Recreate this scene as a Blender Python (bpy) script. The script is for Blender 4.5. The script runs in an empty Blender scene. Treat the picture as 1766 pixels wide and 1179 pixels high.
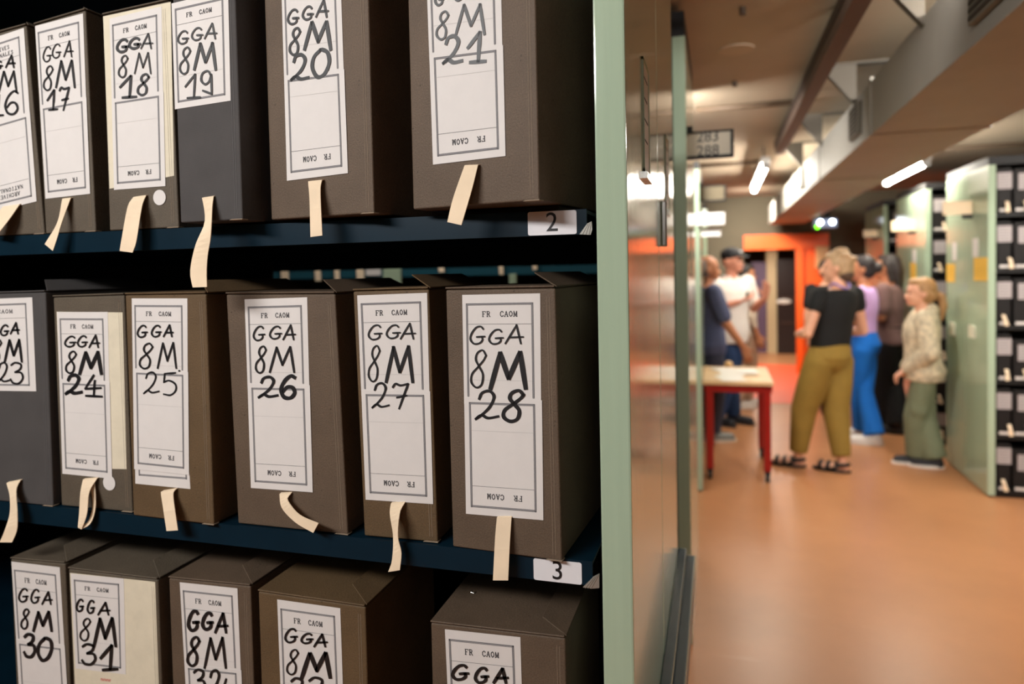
import bpy, bmesh, math, random
from mathutils import Vector, Matrix
random.seed(7)
S = bpy.context.scene
COL = S.collection

# ------------------------------------------------------------------ camera
F_PX, CX, CY = 1187.84, 883.0, 509.14
YAW, PITCH, ROLL = 0.290889793, -0.0322225841, 0.0204165811
H_CAM = 1.57
CAMP = Vector((0.0, 0.0, H_CAM))
RM = (Matrix.Rotation(YAW, 3, 'Z') @ Matrix.Rotation(PITCH, 3, 'X') @ Matrix.Rotation(ROLL, 3, 'Y'))
RIGHT, FWD, UP = RM.col[0].copy(), RM.col[1].copy(), RM.col[2].copy()
cam = bpy.data.cameras.new('camera'); camo = bpy.data.objects.new('camera', cam); COL.objects.link(camo)
m = Matrix.Identity(4)
for i in range(3):
    m[i][0] = RIGHT[i]; m[i][1] = UP[i]; m[i][2] = -FWD[i]; m[i][3] = CAMP[i]
camo.matrix_world = m
cam.sensor_width = 36.0; cam.lens = F_PX / 1766 * 36.0
cam.shift_y = -(589.5 - CY) / 1766
cam.clip_start = 0.02; cam.clip_end = 100
cam.dof.use_dof = True; cam.dof.focus_distance = 1.02; cam.dof.aperture_fstop = 2.6
S.camera = camo

# ------------------------------------------------------------------ world, lights, exposure
W = bpy.data.worlds.new('world'); S.world = W; W.use_nodes = True
W.node_tree.nodes['Background'].inputs[0].default_value = (1.0, 0.85, 0.7, 1)
W.node_tree.nodes['Background'].inputs[1].default_value = 0.02
S.view_settings.view_transform = 'Standard'; S.view_settings.look = 'None'
S.view_settings.exposure = 0.0; S.view_settings.gamma = 1.0
S.view_settings.use_curve_mapping = False

def area(name, loc, size, power, color=(1, .93, .85), target=None, spread=180):
    l = bpy.data.lights.new(name, 'AREA'); l.shape = 'RECTANGLE'; l.size, l.size_y = size
    l.energy = power; l.color = color; l.spread = math.radians(spread)
    o = bpy.data.objects.new(name, l); COL.objects.link(o); o.location = loc
    if target is not None:
        o.rotation_euler = (Vector(target) - Vector(loc)).to_track_quat('-Z', 'Y').to_euler()
    return o
area('cross_aisle_lamp', (-1.35, -0.95, 2.55), (1.3, 0.25), 51, (1, .985, .97), (-0.6, 0.95, 1.3))
area('entrance_aisle_lamp', (0.15, -1.3, 2.58), (0.25, 1.3), 6, (1, .98, .95), (-0.2, 0.95, 1.2))
area('main_aisle_lamp', (1.5, 2.4, 2.6), (1.0, 0.2), 48, (1, .94, .86), (0.9, 5.7, 1.2), 120)
area('main_aisle_lamp_left', (0.5, 2.35, 2.6), (0.6, 0.2), 3, (1, .94, .86), (0.9, 5.7, 1.2), 120)
area('right_aisle_lamp', (2.3, 2.2, 2.58), (0.2, 1.5), 30, (1, .93, .84))
area('left_gap_fill', (-.44, 4.38, 2.5), (0.5, 0.15), 30, (1, .95, .88), (0, 5.4, 1.8))  # unseen fill light added to brighten the third unit's post and signs
area('rear_aisle_lamp', (2.7, 4.3, 2.58), (0.2, 1.5), 40, (1, .93, .84))
area('back_cross_aisle_lamp', (-1.3, 2.42, 2.6), (1.2, 0.15), 13, (1, .95, .88))
area('doorway_fill', (0.3, 9.7, 2.58), (0.5, 0.4), 60, (1, .90, .78), (0.95, 11, 1.1), 140)  # added fill light, no fixture, brightens the orange portal
area('corridor_lamp', (0.75, 12.3, 1.98), (0.6, 1.0), 40, (1, .88, .75))

# ------------------------------------------------------------------ pixel -> place helpers
def ray(p):
    return RIGHT * ((p[0] - CX) / F_PX) + FWD - UP * ((p[1] - CY) / F_PX)
def on_y(p, y): r = ray(p); return CAMP + r * ((y - CAMP.y) / r.y)
def on_x(p, x): r = ray(p); return CAMP + r * ((x - CAMP.x) / r.x)
def on_z(p, z): r = ray(p); return CAMP + r * ((z - CAMP.z) / r.z)

# ------------------------------------------------------------------ materials
def lin(c):
    c = c / 255.0
    return c / 12.92 if c <= .04045 else ((c + .055) / 1.055) ** 2.4
def rgb(r, g, b): return (lin(r), lin(g), lin(b), 1.0)
MATS = {}
def mat(name, c, rough=.6, metal=0., noise=.0, nscale=30., bump=0., bscale=200., coat=0., stretch=None, emit=None, spec=.5):
    if name in MATS: return MATS[name]
    m = bpy.data.materials.new(name); m.use_nodes = True; nt = m.node_tree; b = nt.nodes['Principled BSDF']
    b.inputs['Base Color'].default_value = rgb(*c); b.inputs['Roughness'].default_value = rough
    b.inputs['Metallic'].default_value = metal
    b.inputs['Specular IOR Level'].default_value = spec
    if coat: b.inputs['Coat Weight'].default_value = coat; b.inputs['Coat Roughness'].default_value = .08
    tc = None
    def coords():
        nonlocal tc
        if tc: return tc
        t = nt.nodes.new('ShaderNodeTexCoord'); mp = nt.nodes.new('ShaderNodeMapping')
        nt.links.new(t.outputs['Object'], mp.inputs[0])
        if stretch: mp.inputs['Scale'].default_value = stretch
        tc = mp.outputs[0]; return tc
    if noise:
        n = nt.nodes.new('ShaderNodeTexNoise'); n.inputs['Scale'].default_value = nscale; n.inputs['Detail'].default_value = 8
        n.inputs['Roughness'].default_value = .65
        nt.links.new(coords(), n.inputs['Vector'])
        r = nt.nodes.new('ShaderNodeValToRGB'); e = r.color_ramp.elements
        e[0].position, e[1].position = .3, .7
        c0 = [max(0, v * (1 - noise)) for v in rgb(*c)[:3]] + [1]; c1 = [min(1, v * (1 + noise)) for v in rgb(*c)[:3]] + [1]
        e[0].color, e[1].color = c0, c1
        nt.links.new(n.outputs[0], r.inputs[0]); nt.links.new(r.outputs[0], b.inputs['Base Color'])
    if bump:
        n2 = nt.nodes.new('ShaderNodeTexNoise'); n2.inputs['Scale'].default_value = bscale; n2.inputs['Detail'].default_value = 6
        nt.links.new(coords(), n2.inputs['Vector'])
        bp = nt.nodes.new('ShaderNodeBump'); bp.inputs['Strength'].default_value = bump; bp.inputs['Distance'].default_value = .002
        nt.links.new(n2.outputs[0], bp.inputs['Height']); nt.links.new(bp.outputs[0], b.inputs['Normal'])
    if emit:
        b.inputs['Emission Color'].default_value = rgb(*emit[0]); b.inputs['Emission Strength'].default_value = emit[1]
    MATS[name] = m; return m

def weave(name, c, scale=900., amt=.12, rough=.9):
    """cloth / bookcloth: two crossed fine waves"""
    if name in MATS: return MATS[name]
    m = bpy.data.materials.new(name); m.use_nodes = True; nt = m.node_tree; b = nt.nodes['Principled BSDF']
    b.inputs['Roughness'].default_value = rough; b.inputs['Specular IOR Level'].default_value = .3
    t = nt.nodes.new('ShaderNodeTexCoord')
    w = []
    for d in ('X', 'Z'):
        x = nt.nodes.new('ShaderNodeTexWave'); x.bands_direction = d; x.inputs['Scale'].default_value = scale / 6.28
        x.inputs['Distortion'].default_value = 1.5; x.inputs['Detail'].default_value = 2
        nt.links.new(t.outputs['Object'], x.inputs[0]); w.append(x)
    mx = nt.nodes.new('ShaderNodeMath'); mx.operation = 'MULTIPLY'
    nt.links.new(w[0].outputs['Fac'], mx.inputs[0]); nt.links.new(w[1].outputs['Fac'], mx.inputs[1])
    n = nt.nodes.new('ShaderNodeTexNoise'); n.inputs['Scale'].default_value = 18; n.inputs['Detail'].default_value = 8
    nt.links.new(t.outputs['Object'], n.inputs[0])
    ad = nt.nodes.new('ShaderNodeMath'); ad.operation = 'ADD'
    nt.links.new(mx.outputs[0], ad.inputs[0]); nt.links.new(n.outputs[0], ad.inputs[1])
    r = nt.nodes.new('ShaderNodeValToRGB'); e = r.color_ramp.elements
    e[0].position, e[1].position = .35, 1.3 / 1.4
    e[0].color = [v * (1 - amt * 1.6) for v in rgb(*c)[:3]] + [1]; e[1].color = [min(1, v * (1 + amt * 1.6)) for v in rgb(*c)[:3]] + [1]
    nt.links.new(ad.outputs[0], r.inputs[0]); nt.links.new(r.outputs[0], b.inputs['Base Color'])
    bp = nt.nodes.new('ShaderNodeBump'); bp.inputs['Strength'].default_value = .25; bp.inputs['Distance'].default_value = .0006
    nt.links.new(mx.outputs[0], bp.inputs['Height']); nt.links.new(bp.outputs[0], b.inputs['Normal'])
    MATS[name] = m; return m

def board(name, c):
    """brown archive cardboard: fibre noise, small dark and pale specks"""
    if name in MATS: return MATS[name]
    m = mat(name, c, rough=.62, noise=.16, nscale=9, bump=.35, bscale=420, spec=.35); nt = m.node_tree; b = nt.nodes['Principled BSDF']
    src = b.inputs['Base Color'].links[0].from_socket
    t = nt.nodes.new('ShaderNodeTexCoord')
    n = nt.nodes.new('ShaderNodeTexNoise'); n.inputs['Scale'].default_value = 520; n.inputs['Detail'].default_value = 3
    nt.links.new(t.outputs['Object'], n.inputs[0])
    r = nt.nodes.new('ShaderNodeValToRGB'); e = r.color_ramp.elements; e[0].position, e[1].position = .3, .7
    e[0].color = (.78, .78, .78, 1); e[1].color = (1.2, 1.2, 1.2, 1); nt.links.new(n.outputs[0], r.inputs[0])
    mu = nt.nodes.new('ShaderNodeMixRGB'); mu.blend_type = 'MULTIPLY'; mu.inputs[0].default_value = 1
    nt.links.new(src, mu.inputs[1]); nt.links.new(r.outputs[0], mu.inputs[2])
    v = nt.nodes.new('ShaderNodeTexVoronoi'); v.inputs['Scale'].default_value = 42
    nt.links.new(t.outputs['Object'], v.inputs['Vector'])
    r2 = nt.nodes.new('ShaderNodeValToRGB'); e = r2.color_ramp.elements; e[0].position, e[1].position = .04, .07
    e[0].color = (.35, .33, .3, 1); e[1].color = (1, 1, 1, 1); nt.links.new(v.outputs['Distance'], r2.inputs[0])
    mu2 = nt.nodes.new('ShaderNodeMixRGB'); mu2.blend_type = 'MULTIPLY'; mu2.inputs[0].default_value = .8
    nt.links.new(mu.outputs[0], mu2.inputs[1]); nt.links.new(r2.outputs[0], mu2.inputs[2])
    nt.links.new(mu2.outputs[0], b.inputs['Base Color'])
    return m

# ------------------------------------------------------------------ mesh builder
class MB:
    def __init__(s): s.v = []; s.f = []
    def hexa(s, p):            # p[0..3] bottom ring, p[4..7] top ring (same order)
        n = len(s.v); s.v += [tuple(q) for q in p]
        for a in ((3, 2, 1, 0), (4, 5, 6, 7), (0, 1, 5, 4), (1, 2, 6, 5), (2, 3, 7, 6), (3, 0, 4, 7)): s.f.append([n + i for i in a])
        return s
    def box(s, x0, y0, z0, x1, y1, z1):
        return s.hexa([(x0, y0, z0), (x1, y0, z0), (x1, y1, z0), (x0, y1, z0), (x0, y0, z1), (x1, y0, z1), (x1, y1, z1), (x0, y1, z1)])
    def rings(s, R, cap=True):
        n = len(s.v); k = len(R[0])
        for r in R: s.v += [tuple(q) for q in r]
        for i in range(len(R) - 1):
            for j in range(k):
                a, b = n + i * k + j, n + i * k + (j + 1) % k
                s.f.append([a, b, b + k, a + k])
        if cap:
            s.f.append([n + j for j in reversed(range(k))]); s.f.append([n + (len(R) - 1) * k + j for j in range(k)])
        return s
    def tube(s, pts, rad, k=10, cap=True):
        """round tube along pts; rad = number or list of r or (r_side, r_other)"""
        pts = [Vector(p) for p in pts]; R = []
        if not isinstance(rad, (list, tuple)): rad = [rad] * len(pts)
        prev = None
        for i, p in enumerate(pts):
            d = (pts[min(i + 1, len(pts) - 1)] - pts[max(i - 1, 0)]).normalized()
            if prev is None:
                a = Vector((1, 0, 0)) if abs(d.x) < .8 else Vector((0, 1, 0))
            else: a = prev
            a = (a - d * a.dot(d)).normalized(); prev = a; b = d.cross(a)
            r = rad[i]; ra, rb = (r, r) if not isinstance(r, (tuple, list)) else r
            R.append([p + a * (math.cos(2 * math.pi * j / k) * ra) + b * (math.sin(2 * math.pi * j / k) * rb) for j in range(k)])
        return s.rings(R, cap)
    def capsule(s, a, b, ra, rb, k=12):
        a, b = Vector(a), Vector(b); d = (b - a); L = d.length
        if L < 1e-6: return s.ell(a, (ra, ra, ra))
        d /= L; P = []; Rr = []
        for i in range(1, 5):
            t = math.pi / 2 * i / 4; P.append(a - d * ra * math.cos(t)); Rr.append(ra * math.sin(t))
        for i in range(1, 4): P.append(a + (b - a) * i / 4); Rr.append(ra + (rb - ra) * i / 4)
        for i in range(4):
            t = math.pi / 2 * i / 4; P.append(b + d * rb * math.sin(t)); Rr.append(rb * math.cos(t))
        P.insert(0, a - d * ra); Rr.insert(0, ra * .05); P.append(b + d * rb); Rr.append(rb * .05)
        return s.tube(P, Rr, k)
    def ell(s, c, r, rot=None, nu=18, nv=12):
        c = Vector(c); R = []
        for i in range(nv + 1):
            t = math.pi * i / nv; t = min(max(t, .03), math.pi - .03)
            ring = []
            for j in range(nu):
                a = 2 * math.pi * j / nu
                q = Vector((r[0] * math.sin(t) * math.cos(a), r[1] * math.sin(t) * math.sin(a), -r[2] * math.cos(t)))
                if rot is not None: q = rot @ q
                ring.append(c + q)
            R.append(ring)
        return s.rings(R)
    def cyl(s, c0, c1, r, k=20): return s.tube([c0, c1], r, k)
    def strip(s, L, R, n, t):      # band with left edge L, right edge R, thickness t along normals n (list)
        m = len(L); base = len(s.v)
        for i in range(m):
            l, r, nn = Vector(L[i]), Vector(R[i]), Vector(n[i])
            s.v += [tuple(l), tuple(r), tuple(r - nn * t), tuple(l - nn * t)]
        for i in range(m - 1):
            a = base + 4 * i; b = a + 4
            for j in range(4): s.f.append([a + j, a + (j + 1) % 4, b + (j + 1) % 4, b + j])
        s.f.append([base + 3, base + 2, base + 1, base]); e = base + 4 * (m - 1); s.f.append([e, e + 1, e + 2, e + 3])
        return s
    def mesh(s, name, bevel=0, seg=2, smooth=False, fix=True):
        me = bpy.data.meshes.new(name); me.from_pydata([tuple(v) for v in s.v], [], s.f); me.update()
        bm = bmesh.new(); bm.from_mesh(me)
        if fix: bmesh.ops.recalc_face_normals(bm, faces=bm.faces)
        if bevel:
            ed = [e for e in bm.edges if len(e.link_faces) == 2 and e.calc_face_angle(0) > .5]
            bmesh.ops.bevel(bm, geom=ed, offset=bevel, segments=seg, profile=.6, affect='EDGES', clamp_overlap=True)
        if smooth:
            for f in bm.faces: f.smooth = True
        bm.to_mesh(me); bm.free(); return me
    def build(s, name, material, parent=None, bevel=0, seg=2, smooth=False, loc=None, fix=True):
        me = s.mesh(name, bevel, seg, smooth, fix); me.materials.append(material)
        o = bpy.data.objects.new(name, me); COL.objects.link(o)
        if parent: o.parent = parent
        if loc: o.location = loc
        return o

def tag(o, label=None, cat=None, group=None, kind=None):
    if label: o['label'] = label
    if cat: o['category'] = cat
    if group: o['group'] = group
    if kind: o['kind'] = kind
    return o
def thing(name, label, cat, loc=(0, 0, 0), rz=0., group=None):
    o = bpy.data.objects.new(name, None); COL.objects.link(o); o.empty_display_size = .1
    o.location = loc; o.rotation_euler = (0, 0, rz)
    return tag(o, label, cat, group)
def struct(o): o['kind'] = 'structure'; return o

# ------------------------------------------------------------------ palette
M_GREEN = mat('sage_green_paint', (172, 192, 166), rough=.13, noise=.04, nscale=6, bump=.05, bscale=60, stretch=(8, 8, .25), coat=.3)
M_GREEN_EDGE = mat('sage_green_edge', (166, 186, 158), rough=.4, noise=.03, nscale=12)
M_BLUE = mat('dark_blue_steel', (9, 33, 46), rough=.34, noise=.12, nscale=14, spec=.22)
M_BLUEGREY = mat('dark_blue_rubber', (38, 58, 66), rough=.4, noise=.1, nscale=20)
M_BLACK = mat('black_steel', (11, 11, 12), rough=.6)
M_DARK = mat('dark_backing', (12, 11, 10), rough=.9)
M_CHROME = mat('brushed_chrome', (190, 188, 184), rough=.22, metal=1.)
M_PAPER = mat('label_paper', (222, 217, 213), rough=.75, noise=.025, nscale=25)
M_CREAM = mat('aged_cream_paper', (222, 212, 188), rough=.8, noise=.06, nscale=30)
M_PRINT = mat('grey_print', (142, 140, 142), rough=.8)
M_PRINTDK = mat('black_print', (70, 68, 71), rough=.8)
M_RULE = mat('faint_rule', (196, 191, 188), rough=.8)
M_INK = mat('black_marker_ink', (26, 24, 26), rough=.45)
M_TAPE = weave('unbleached_cotton_tape', (236, 214, 184), scale=2600, amt=.10)
M_BROWN = board('brown_board', (95, 79, 64))
M_BROWN2 = board('warm_brown_board', (97, 77, 53))
M_BROWN3 = board('grey_brown_board', (91, 81, 68))
M_GREY = weave('charcoal_bookcloth', (74, 71, 70), scale=1500, amt=.10, rough=.8)
M_EDGE = mat('worn_board_edge', (138, 121, 102), rough=.8, noise=.15, nscale=60)
M_STAMP = mat('red_stamp', (226, 120, 112), rough=.8)
M_STAPLE = mat('staple_steel', (200, 198, 192), rough=.3, metal=1.)

# ------------------------------------------------------------------ the room
ZC = 2.65
def floor_material():
    m = mat('ochre_resin_floor', (188, 131, 88), rough=.34, noise=.10, nscale=1.3, bump=.02, bscale=12); nt = m.node_tree
    b = nt.nodes['Principled BSDF']; src = b.inputs['Base Color'].links[0].from_socket
    t = nt.nodes.new('ShaderNodeTexCoord'); mp = nt.nodes.new('ShaderNodeMapping'); mp.inputs['Scale'].default_value = (1.2, 9, 1)
    mp.inputs['Rotation'].default_value = (0, 0, .35)
    nt.links.new(t.outputs['Object'], mp.inputs[0])
    n = nt.nodes.new('ShaderNodeTexNoise'); n.inputs['Scale'].default_value = 2.2; n.inputs['Detail'].default_value = 10
    nt.links.new(mp.outputs[0], n.inputs[0])
    r = nt.nodes.new('ShaderNodeValToRGB'); e = r.color_ramp.elements; e[0].position, e[1].position = .66, .78
    e[0].color = (0, 0, 0, 1); e[1].color = (.35, .35, .35, 1); nt.links.new(n.outputs[0], r.inputs[0])
    mx = nt.nodes.new('ShaderNodeMixRGB'); nt.links.new(r.outputs[0], mx.inputs[0]); nt.links.new(src, mx.inputs[1])
    mx.inputs[2].default_value = rgb(216, 172, 140); nt.links.new(mx.outputs[0], b.inputs['Base Color'])
    return m
M_FLOOR = floor_material()
M_CEIL = mat('ceiling_paint', (178, 162, 140), rough=.8, noise=.06, nscale=2.5)
M_WALL = mat('grey_olive_wall', (92, 85, 68), rough=.8, noise=.06, nscale=3)
M_ORANGE = mat('orange_paint', (250, 100, 26), rough=.45, noise=.04, nscale=4)
M_ORANGEFLOOR = mat('orange_floor_paint', (250, 104, 62), rough=.4, noise=.05, nscale=5)
YE = 11.0          # end wall
struct(MB().box(-4, -4, -.12, 5, 18, 0).build('floor', M_FLOOR))
struct(MB().box(-4, -4, ZC, 5, YE + .2, ZC + .1).build('ceiling', M_CEIL))
struct(MB().box(-4.1, -4, 0, -4, YE + .2, ZC).build('wall_left', M_WALL))
struct(MB().box(5, -4, 0, 5.1, YE + .2, ZC).build('wall_right', M_WALL))
struct(MB().box(-4, -4.1, 0, 5, -4, ZC).build('wall_back', mat('cream_wall', (214, 206, 192), rough=.8)))
# end wall with the opening; the orange portal stands round it
oL, oR = on_y((1283, 500), YE).x, on_y((1376, 500), YE).x
hT, hB = on_y((1360, 404), YE).z, on_y((1340, 430), YE).z
pR = on_y((1429, 500), YE).x
w = MB(); w.box(-4, YE, 0, oL, YE + .2, ZC); w.box(oR, YE, 0, 5, YE + .2, ZC); w.box(oL, YE, hB, oR, YE + .2, ZC)
struct(w.build('wall_end', M_WALL))
p = MB(); p.box(oL, YE - .10, hB, pR, YE, hT); p.box(oR, YE - .05, 0, pR, YE, hB); p.box(oR - .03, YE - .10, 0, oR + .07, YE, hB)
struct(p.build('trim_1', M_ORANGE, bevel=.006))
a = on_z((1282, 693), 0); b = on_z((1384, 693), 0)
struct(MB().box(oL - .1, a.y, 0, pR, YE + .9, .004).build('trim_2', M_ORANGEFLOOR))
# the passage behind the doorway
M_CORR = mat('corridor_cream', (196, 178, 150), rough=.8, noise=.05, nscale=3)
struct(MB().box(-1.5, 17.6, 0, 4, 17.8, 2.6).build('wall_passage_end', mat('passage_brown', (86, 66, 56), rough=.8)))
struct(MB().box(-1.6, YE + .2, 0, -1.5, 17.8, 2.6).build('wall_passage_left', M_CORR))
struct(MB().box(3.2, YE + .2, 0, 3.3, 17.8, 2.6).build('wall_passage_right', M_CORR))
v = MB(); R = []
for yy in (YE + .2, 17.6):
    ring = []
    for i in range(17):
        t = math.pi * i / 16; ring.append((.85 - 1.6 * math.cos(t) * 1.2, yy, 1.72 + .42 * math.sin(t)))
    for i in range(16, -1, -1):
        t = math.pi * i / 16; ring.append((.85 - 1.7 * math.cos(t) * 1.2, yy, 1.84 + .44 * math.sin(t)))
    R.append(ring)
struct(v.rings(R).build('ceiling_passage', M_CORR))
Y = 13.6
a, b = on_y((1296, 500), Y).x, on_y((1322, 500), Y).x
dd = MB().box(a, Y, 0, b, Y + .06, on_y((1300, 452), Y).z).build('door_1', mat('purple_door_paint', (104, 84, 112), rough=.5)); struct(dd)
a, b = on_y((1322, 500), Y).x, on_y((1340, 500), Y).x
struct(MB().box(a, Y - .1, 0, b, Y + .4, 2.0).build('trim_3', mat('cream_pillar', (206, 186, 148), rough=.7)))
Y = 13.4
a, b = on_y((1340, 500), Y).x, on_y((1376, 500), Y).x
fr = thing('dark_cupboard', 'dark cupboard with a white oval, seen through the orange doorway', 'cupboard', ((a + b) / 2, Y, 0))
wq = (b - a) / 2
MB().box(-wq, 0, 0, wq + .3, .5, on_y((1350, 447), Y).z).build('body', mat('dark_wood', (36, 22, 20), rough=.5), fr, .01)
q = on_y((1352, 520), Y)
MB().ell((q.x - fr.location.x, -.012, q.z), (.13, .02, .045)).build('plate', mat('oval_white', (235, 232, 226), rough=.3), fr, smooth=True)  # plain white oval on the cupboard front
for zz in (.55, 1.0): MB().box(-wq + .05, -.02, zz, wq + .25, 0, zz + .03).build('rail', mat('dark_brown_rail', (74, 52, 44), rough=.5), fr)

# wooden box on the orange wall
a, b = on_y((1405, 425), YE - .05), on_y((1428, 462), YE - .05)
wb = thing('wall_cabinet', 'small pale wooden box fixed on the orange wall beside the doorway', 'box', ((a.x + b.x) / 2, YE - .05, b.z))
ww, hh = (b.x - a.x) / 2, a.z - b.z
MB().box(-ww, -.14, 0, ww, 0, hh).build('body', mat('pale_wood', (226, 172, 118), rough=.5, noise=.1, nscale=8), wb, .008)
MB().box(-ww + .02, -.155, .02, ww - .02, -.14, hh - .02).build('door', mat('pale_wood_door', (232, 182, 130), rough=.5), wb, .004)

# ------------------------------------------------------------------ ceiling services
def hang_along_y(name, label, cat, x0, x1, z0, z1, y0, y1, material):
    t = thing(name, label, cat, ((x0 + x1) / 2, y0, z0)); return t
XD0, XD1, ZD0, ZD1 = .715, 1.21, 2.2, 2.46
M_DUCT = mat('galvanised_duct_paint', (170, 166, 158), rough=.55, noise=.05, nscale=5)
M_DUCTBOT = M_DUCT
du = thing('ventilation_duct', 'long rectangular ventilation duct hung under the ceiling along the aisle', 'duct', ((XD0 + XD1) / 2, .2, ZD0))
dw = (XD1 - XD0) / 2
for k in range(6):
    y0 = k * 1.75; MB().box(-dw, y0 + .004, 0, dw, y0 + 1.746, ZD1 - ZD0).build('duct_section', M_DUCT, du, .006)
    MB().box(-dw - .008, y0 - .02, -.005, dw + .003, y0 + .02, ZD1 - ZD0 + .012).build('flange', M_DUCT, du, .003)
for px in (1712, 1478, 1385):
    pr = on_x((px, 20 if px > 1600 else (215 if px > 1400 else 303)), XD0)
    yy = pr.y - .2
    g = MB().box(-dw - .02, yy - .13, .05, -dw, yy + .13, .22).build('grille_frame', mat('duct_grille_paint', (120, 114, 102), rough=.5), du, .004)
    gg = MB()
    for i in range(7): gg.box(-dw - .024, yy - .115, .062 + i * .022, -dw - .018, yy + .115, .072 + i * .022)
    gg.build('slats', mat('grille_slat', (60, 52, 44), rough=.6), g)
for px, py in ((1560, 65), (1455, 188), (1402, 260), (1372, 300)):
    pr = on_x((px, py), XD0 - .06); yy = pr.y - .2
    k = MB(); k.hexa([(-dw - .16, yy - .02, .42), (-dw, yy - .02, .22), (-dw, yy + .02, .22), (-dw - .16, yy + .02, .42),
                      (-dw - .16, yy - .02, .45), (-dw, yy - .02, .45), (-dw, yy + .02, .45), (-dw - .16, yy + .02, .45)])
    k.box(-dw - .17, yy - .03, .44, dw, yy + .03, .45); k.build('bracket', mat('bracket_paint', (88, 80, 68), rough=.6), du)
TL_ = 6.0
tray = thing('cable_tray', 'brown cable tray running along the ceiling above the aisle', 'cable tray', (.495, .1, 2.5))
t_ = MB(); t_.box(-.035, 0, 0, .035, TL_, .06); t_.build('tray', mat('brown_tray_paint', (96, 78, 68), rough=.6), tray, .004)
t_ = MB(); t_.box(-.04, 0, .055, -.03, TL_, .1); t_.box(.03, 0, .055, .04, TL_, .1); t_.build('side_rail', mat('dark_tray_rail', (58, 46, 38), rough=.6), tray)
for i in range(5): MB().box(-.012, .25 + i * 1.4, .06, .012, .27 + i * 1.4, ZC - 2.5).build('hanger', M_BLACK, tray)
M_COND = mat('conduit_paint', (92, 74, 56), rough=.6)
for nm, py, x0, x1 in (('first', 183, 1200, 1385), ('second', 283, 1200, 1318), ('third', 254, 1600, 1766)):
    q0 = on_z(((x0 + x1) / 2, py), ZC - .02)
    xa, xb = on_y((x0, py), q0.y).x, on_y((x1, py), q0.y).x
    tag(MB().cyl((xa, q0.y, ZC - .018), (xb + (.6 if nm == 'third' else 0), q0.y, ZC - .018), .018).build('conduit_pipe', M_COND, smooth=True),
        {'first': 'thin dark pipe crossing the ceiling just in front of the 283 sign', 'second': 'thin dark pipe crossing the ceiling before the left tube lamp',
         'third': 'thin dark pipe crossing the ceiling right of the duct'}[nm], 'pipe', 'pipes crossing the ceiling')
q = on_z((1270, 88), ZC - .01)
tag(MB().cyl((q.x, q.y, ZC), (q.x, q.y, ZC - .007), .085, 32).build('ceiling_plate', mat('plate_paint', (190, 170, 146), rough=.8), bevel=.002, smooth=False), 'faint round cover plate on the ceiling near the green unit', 'cover plate')
for px, py in ((1281, 17), (1267, 143)):
    q = on_z((px, py), ZC - .01)
    tag(MB().cyl((q.x, q.y, ZC), (q.x, q.y, ZC - .03), .014, 16).build('ceiling_fixing', mat('fixing_dark', (70, 52, 36), rough=.6)),
        'dark stud on the ceiling, %s the round cover plate' % ('nearer than' if py < 60 else 'beyond'), 'stud', 'studs on the ceiling')
def tube_lamp(name, x, y0, y1, z, label):
    t = thing('tube_lamp', label, 'ceiling lamp', (x, y0, z), 0, 'ceiling tube lamps')
    L = y1 - y0
    MB().box(-.04, 0, .05, .04, L, .10).build('housing', mat('lamp_housing', (220, 218, 212), rough=.4), t, .006)
    MB().tube([(0, .03, .022), (0, L - .03, .022)], .022, 16).build('tube', mat('lit_tube', (255, 250, 240), emit=((255, 247, 232), 110)), t, smooth=True)
    for yy in (0, L - .03): MB().box(-.028, yy, -.005, .028, yy + .03, .055).build('end_cap', mat('cap_grey', (150, 148, 144), rough=.4), t, .004)
    for yy in (.3, L - .3): MB().cyl((0, yy, .1), (0, yy, ZC - z), .008).build('hanger', M_BLACK, t)
    return t
ql0, ql1 = on_z((1299, 332), 2.42), on_z((1323, 290), 2.42)
qr0, qr1 = on_z((1526, 320), 2.32), on_z((1601, 285), 2.32)
tube_lamp('left', (ql0.x + ql1.x) / 2, ql1.y, ql0.y, 2.42, 'lit tube lamp under the ceiling left of the duct')
tube_lamp('right', (qr0.x + qr1.x) / 2, qr1.y, qr0.y, 2.32, 'lit tube lamp under the ceiling right of the duct')
# emergency light
q = on_y((1427, 385), 9.6)
em = thing('emergency_light', 'twin emergency light with green indicator above the orange wall', 'emergency light', (q.x, 9.6, q.z))
MB().box(-.17, 0, -.06, .12, .08, .06).build('body', mat('pale_blue_plastic', (128, 138, 160), rough=.4), em, .01)
for i, x in enumerate((-.085, .055)): MB().ell((x, -.02, .015), (.03, .02, .03)).build('lamp', mat('lit_spot', (255, 255, 255), emit=((240, 246, 255), 14)), em, smooth=True)
MB().ell((-.12, -.01, -.04), (.022, .012, .022)).build('indicator', mat('green_led', (120, 255, 20), emit=((110, 255, 10), 7)), em, smooth=True)
MB().box(-.03, .02, .06, .03, .06, ZC - q.z).build('stem', M_BLACK, em)

# ------------------------------------------------------------------ stroke lettering
def smooth_pts(P, n=7):
    if len(P) < 3: 
        return [Vector(P[0]).lerp(Vector(P[-1]), i / n) for i in range(n + 1)]
    P = [Vector(p) for p in P]; out = []
    Q = [P[0] * 2 - P[1]] + P + [P[-1] * 2 - P[-2]]
    for i in range(1, len(Q) - 2):
        p0, p1, p2, p3 = Q[i - 1:i + 3]
        for k in range(n):
            t = k / n
            out.append(.5 * ((2 * p1) + (p2 - p0) * t + (2 * p0 - 5 * p1 + 4 * p2 - p3) * t * t + (3 * p1 - p0 - 3 * p2 + p3) * t ** 3))
    out.append(P[-1]); return out
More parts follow.
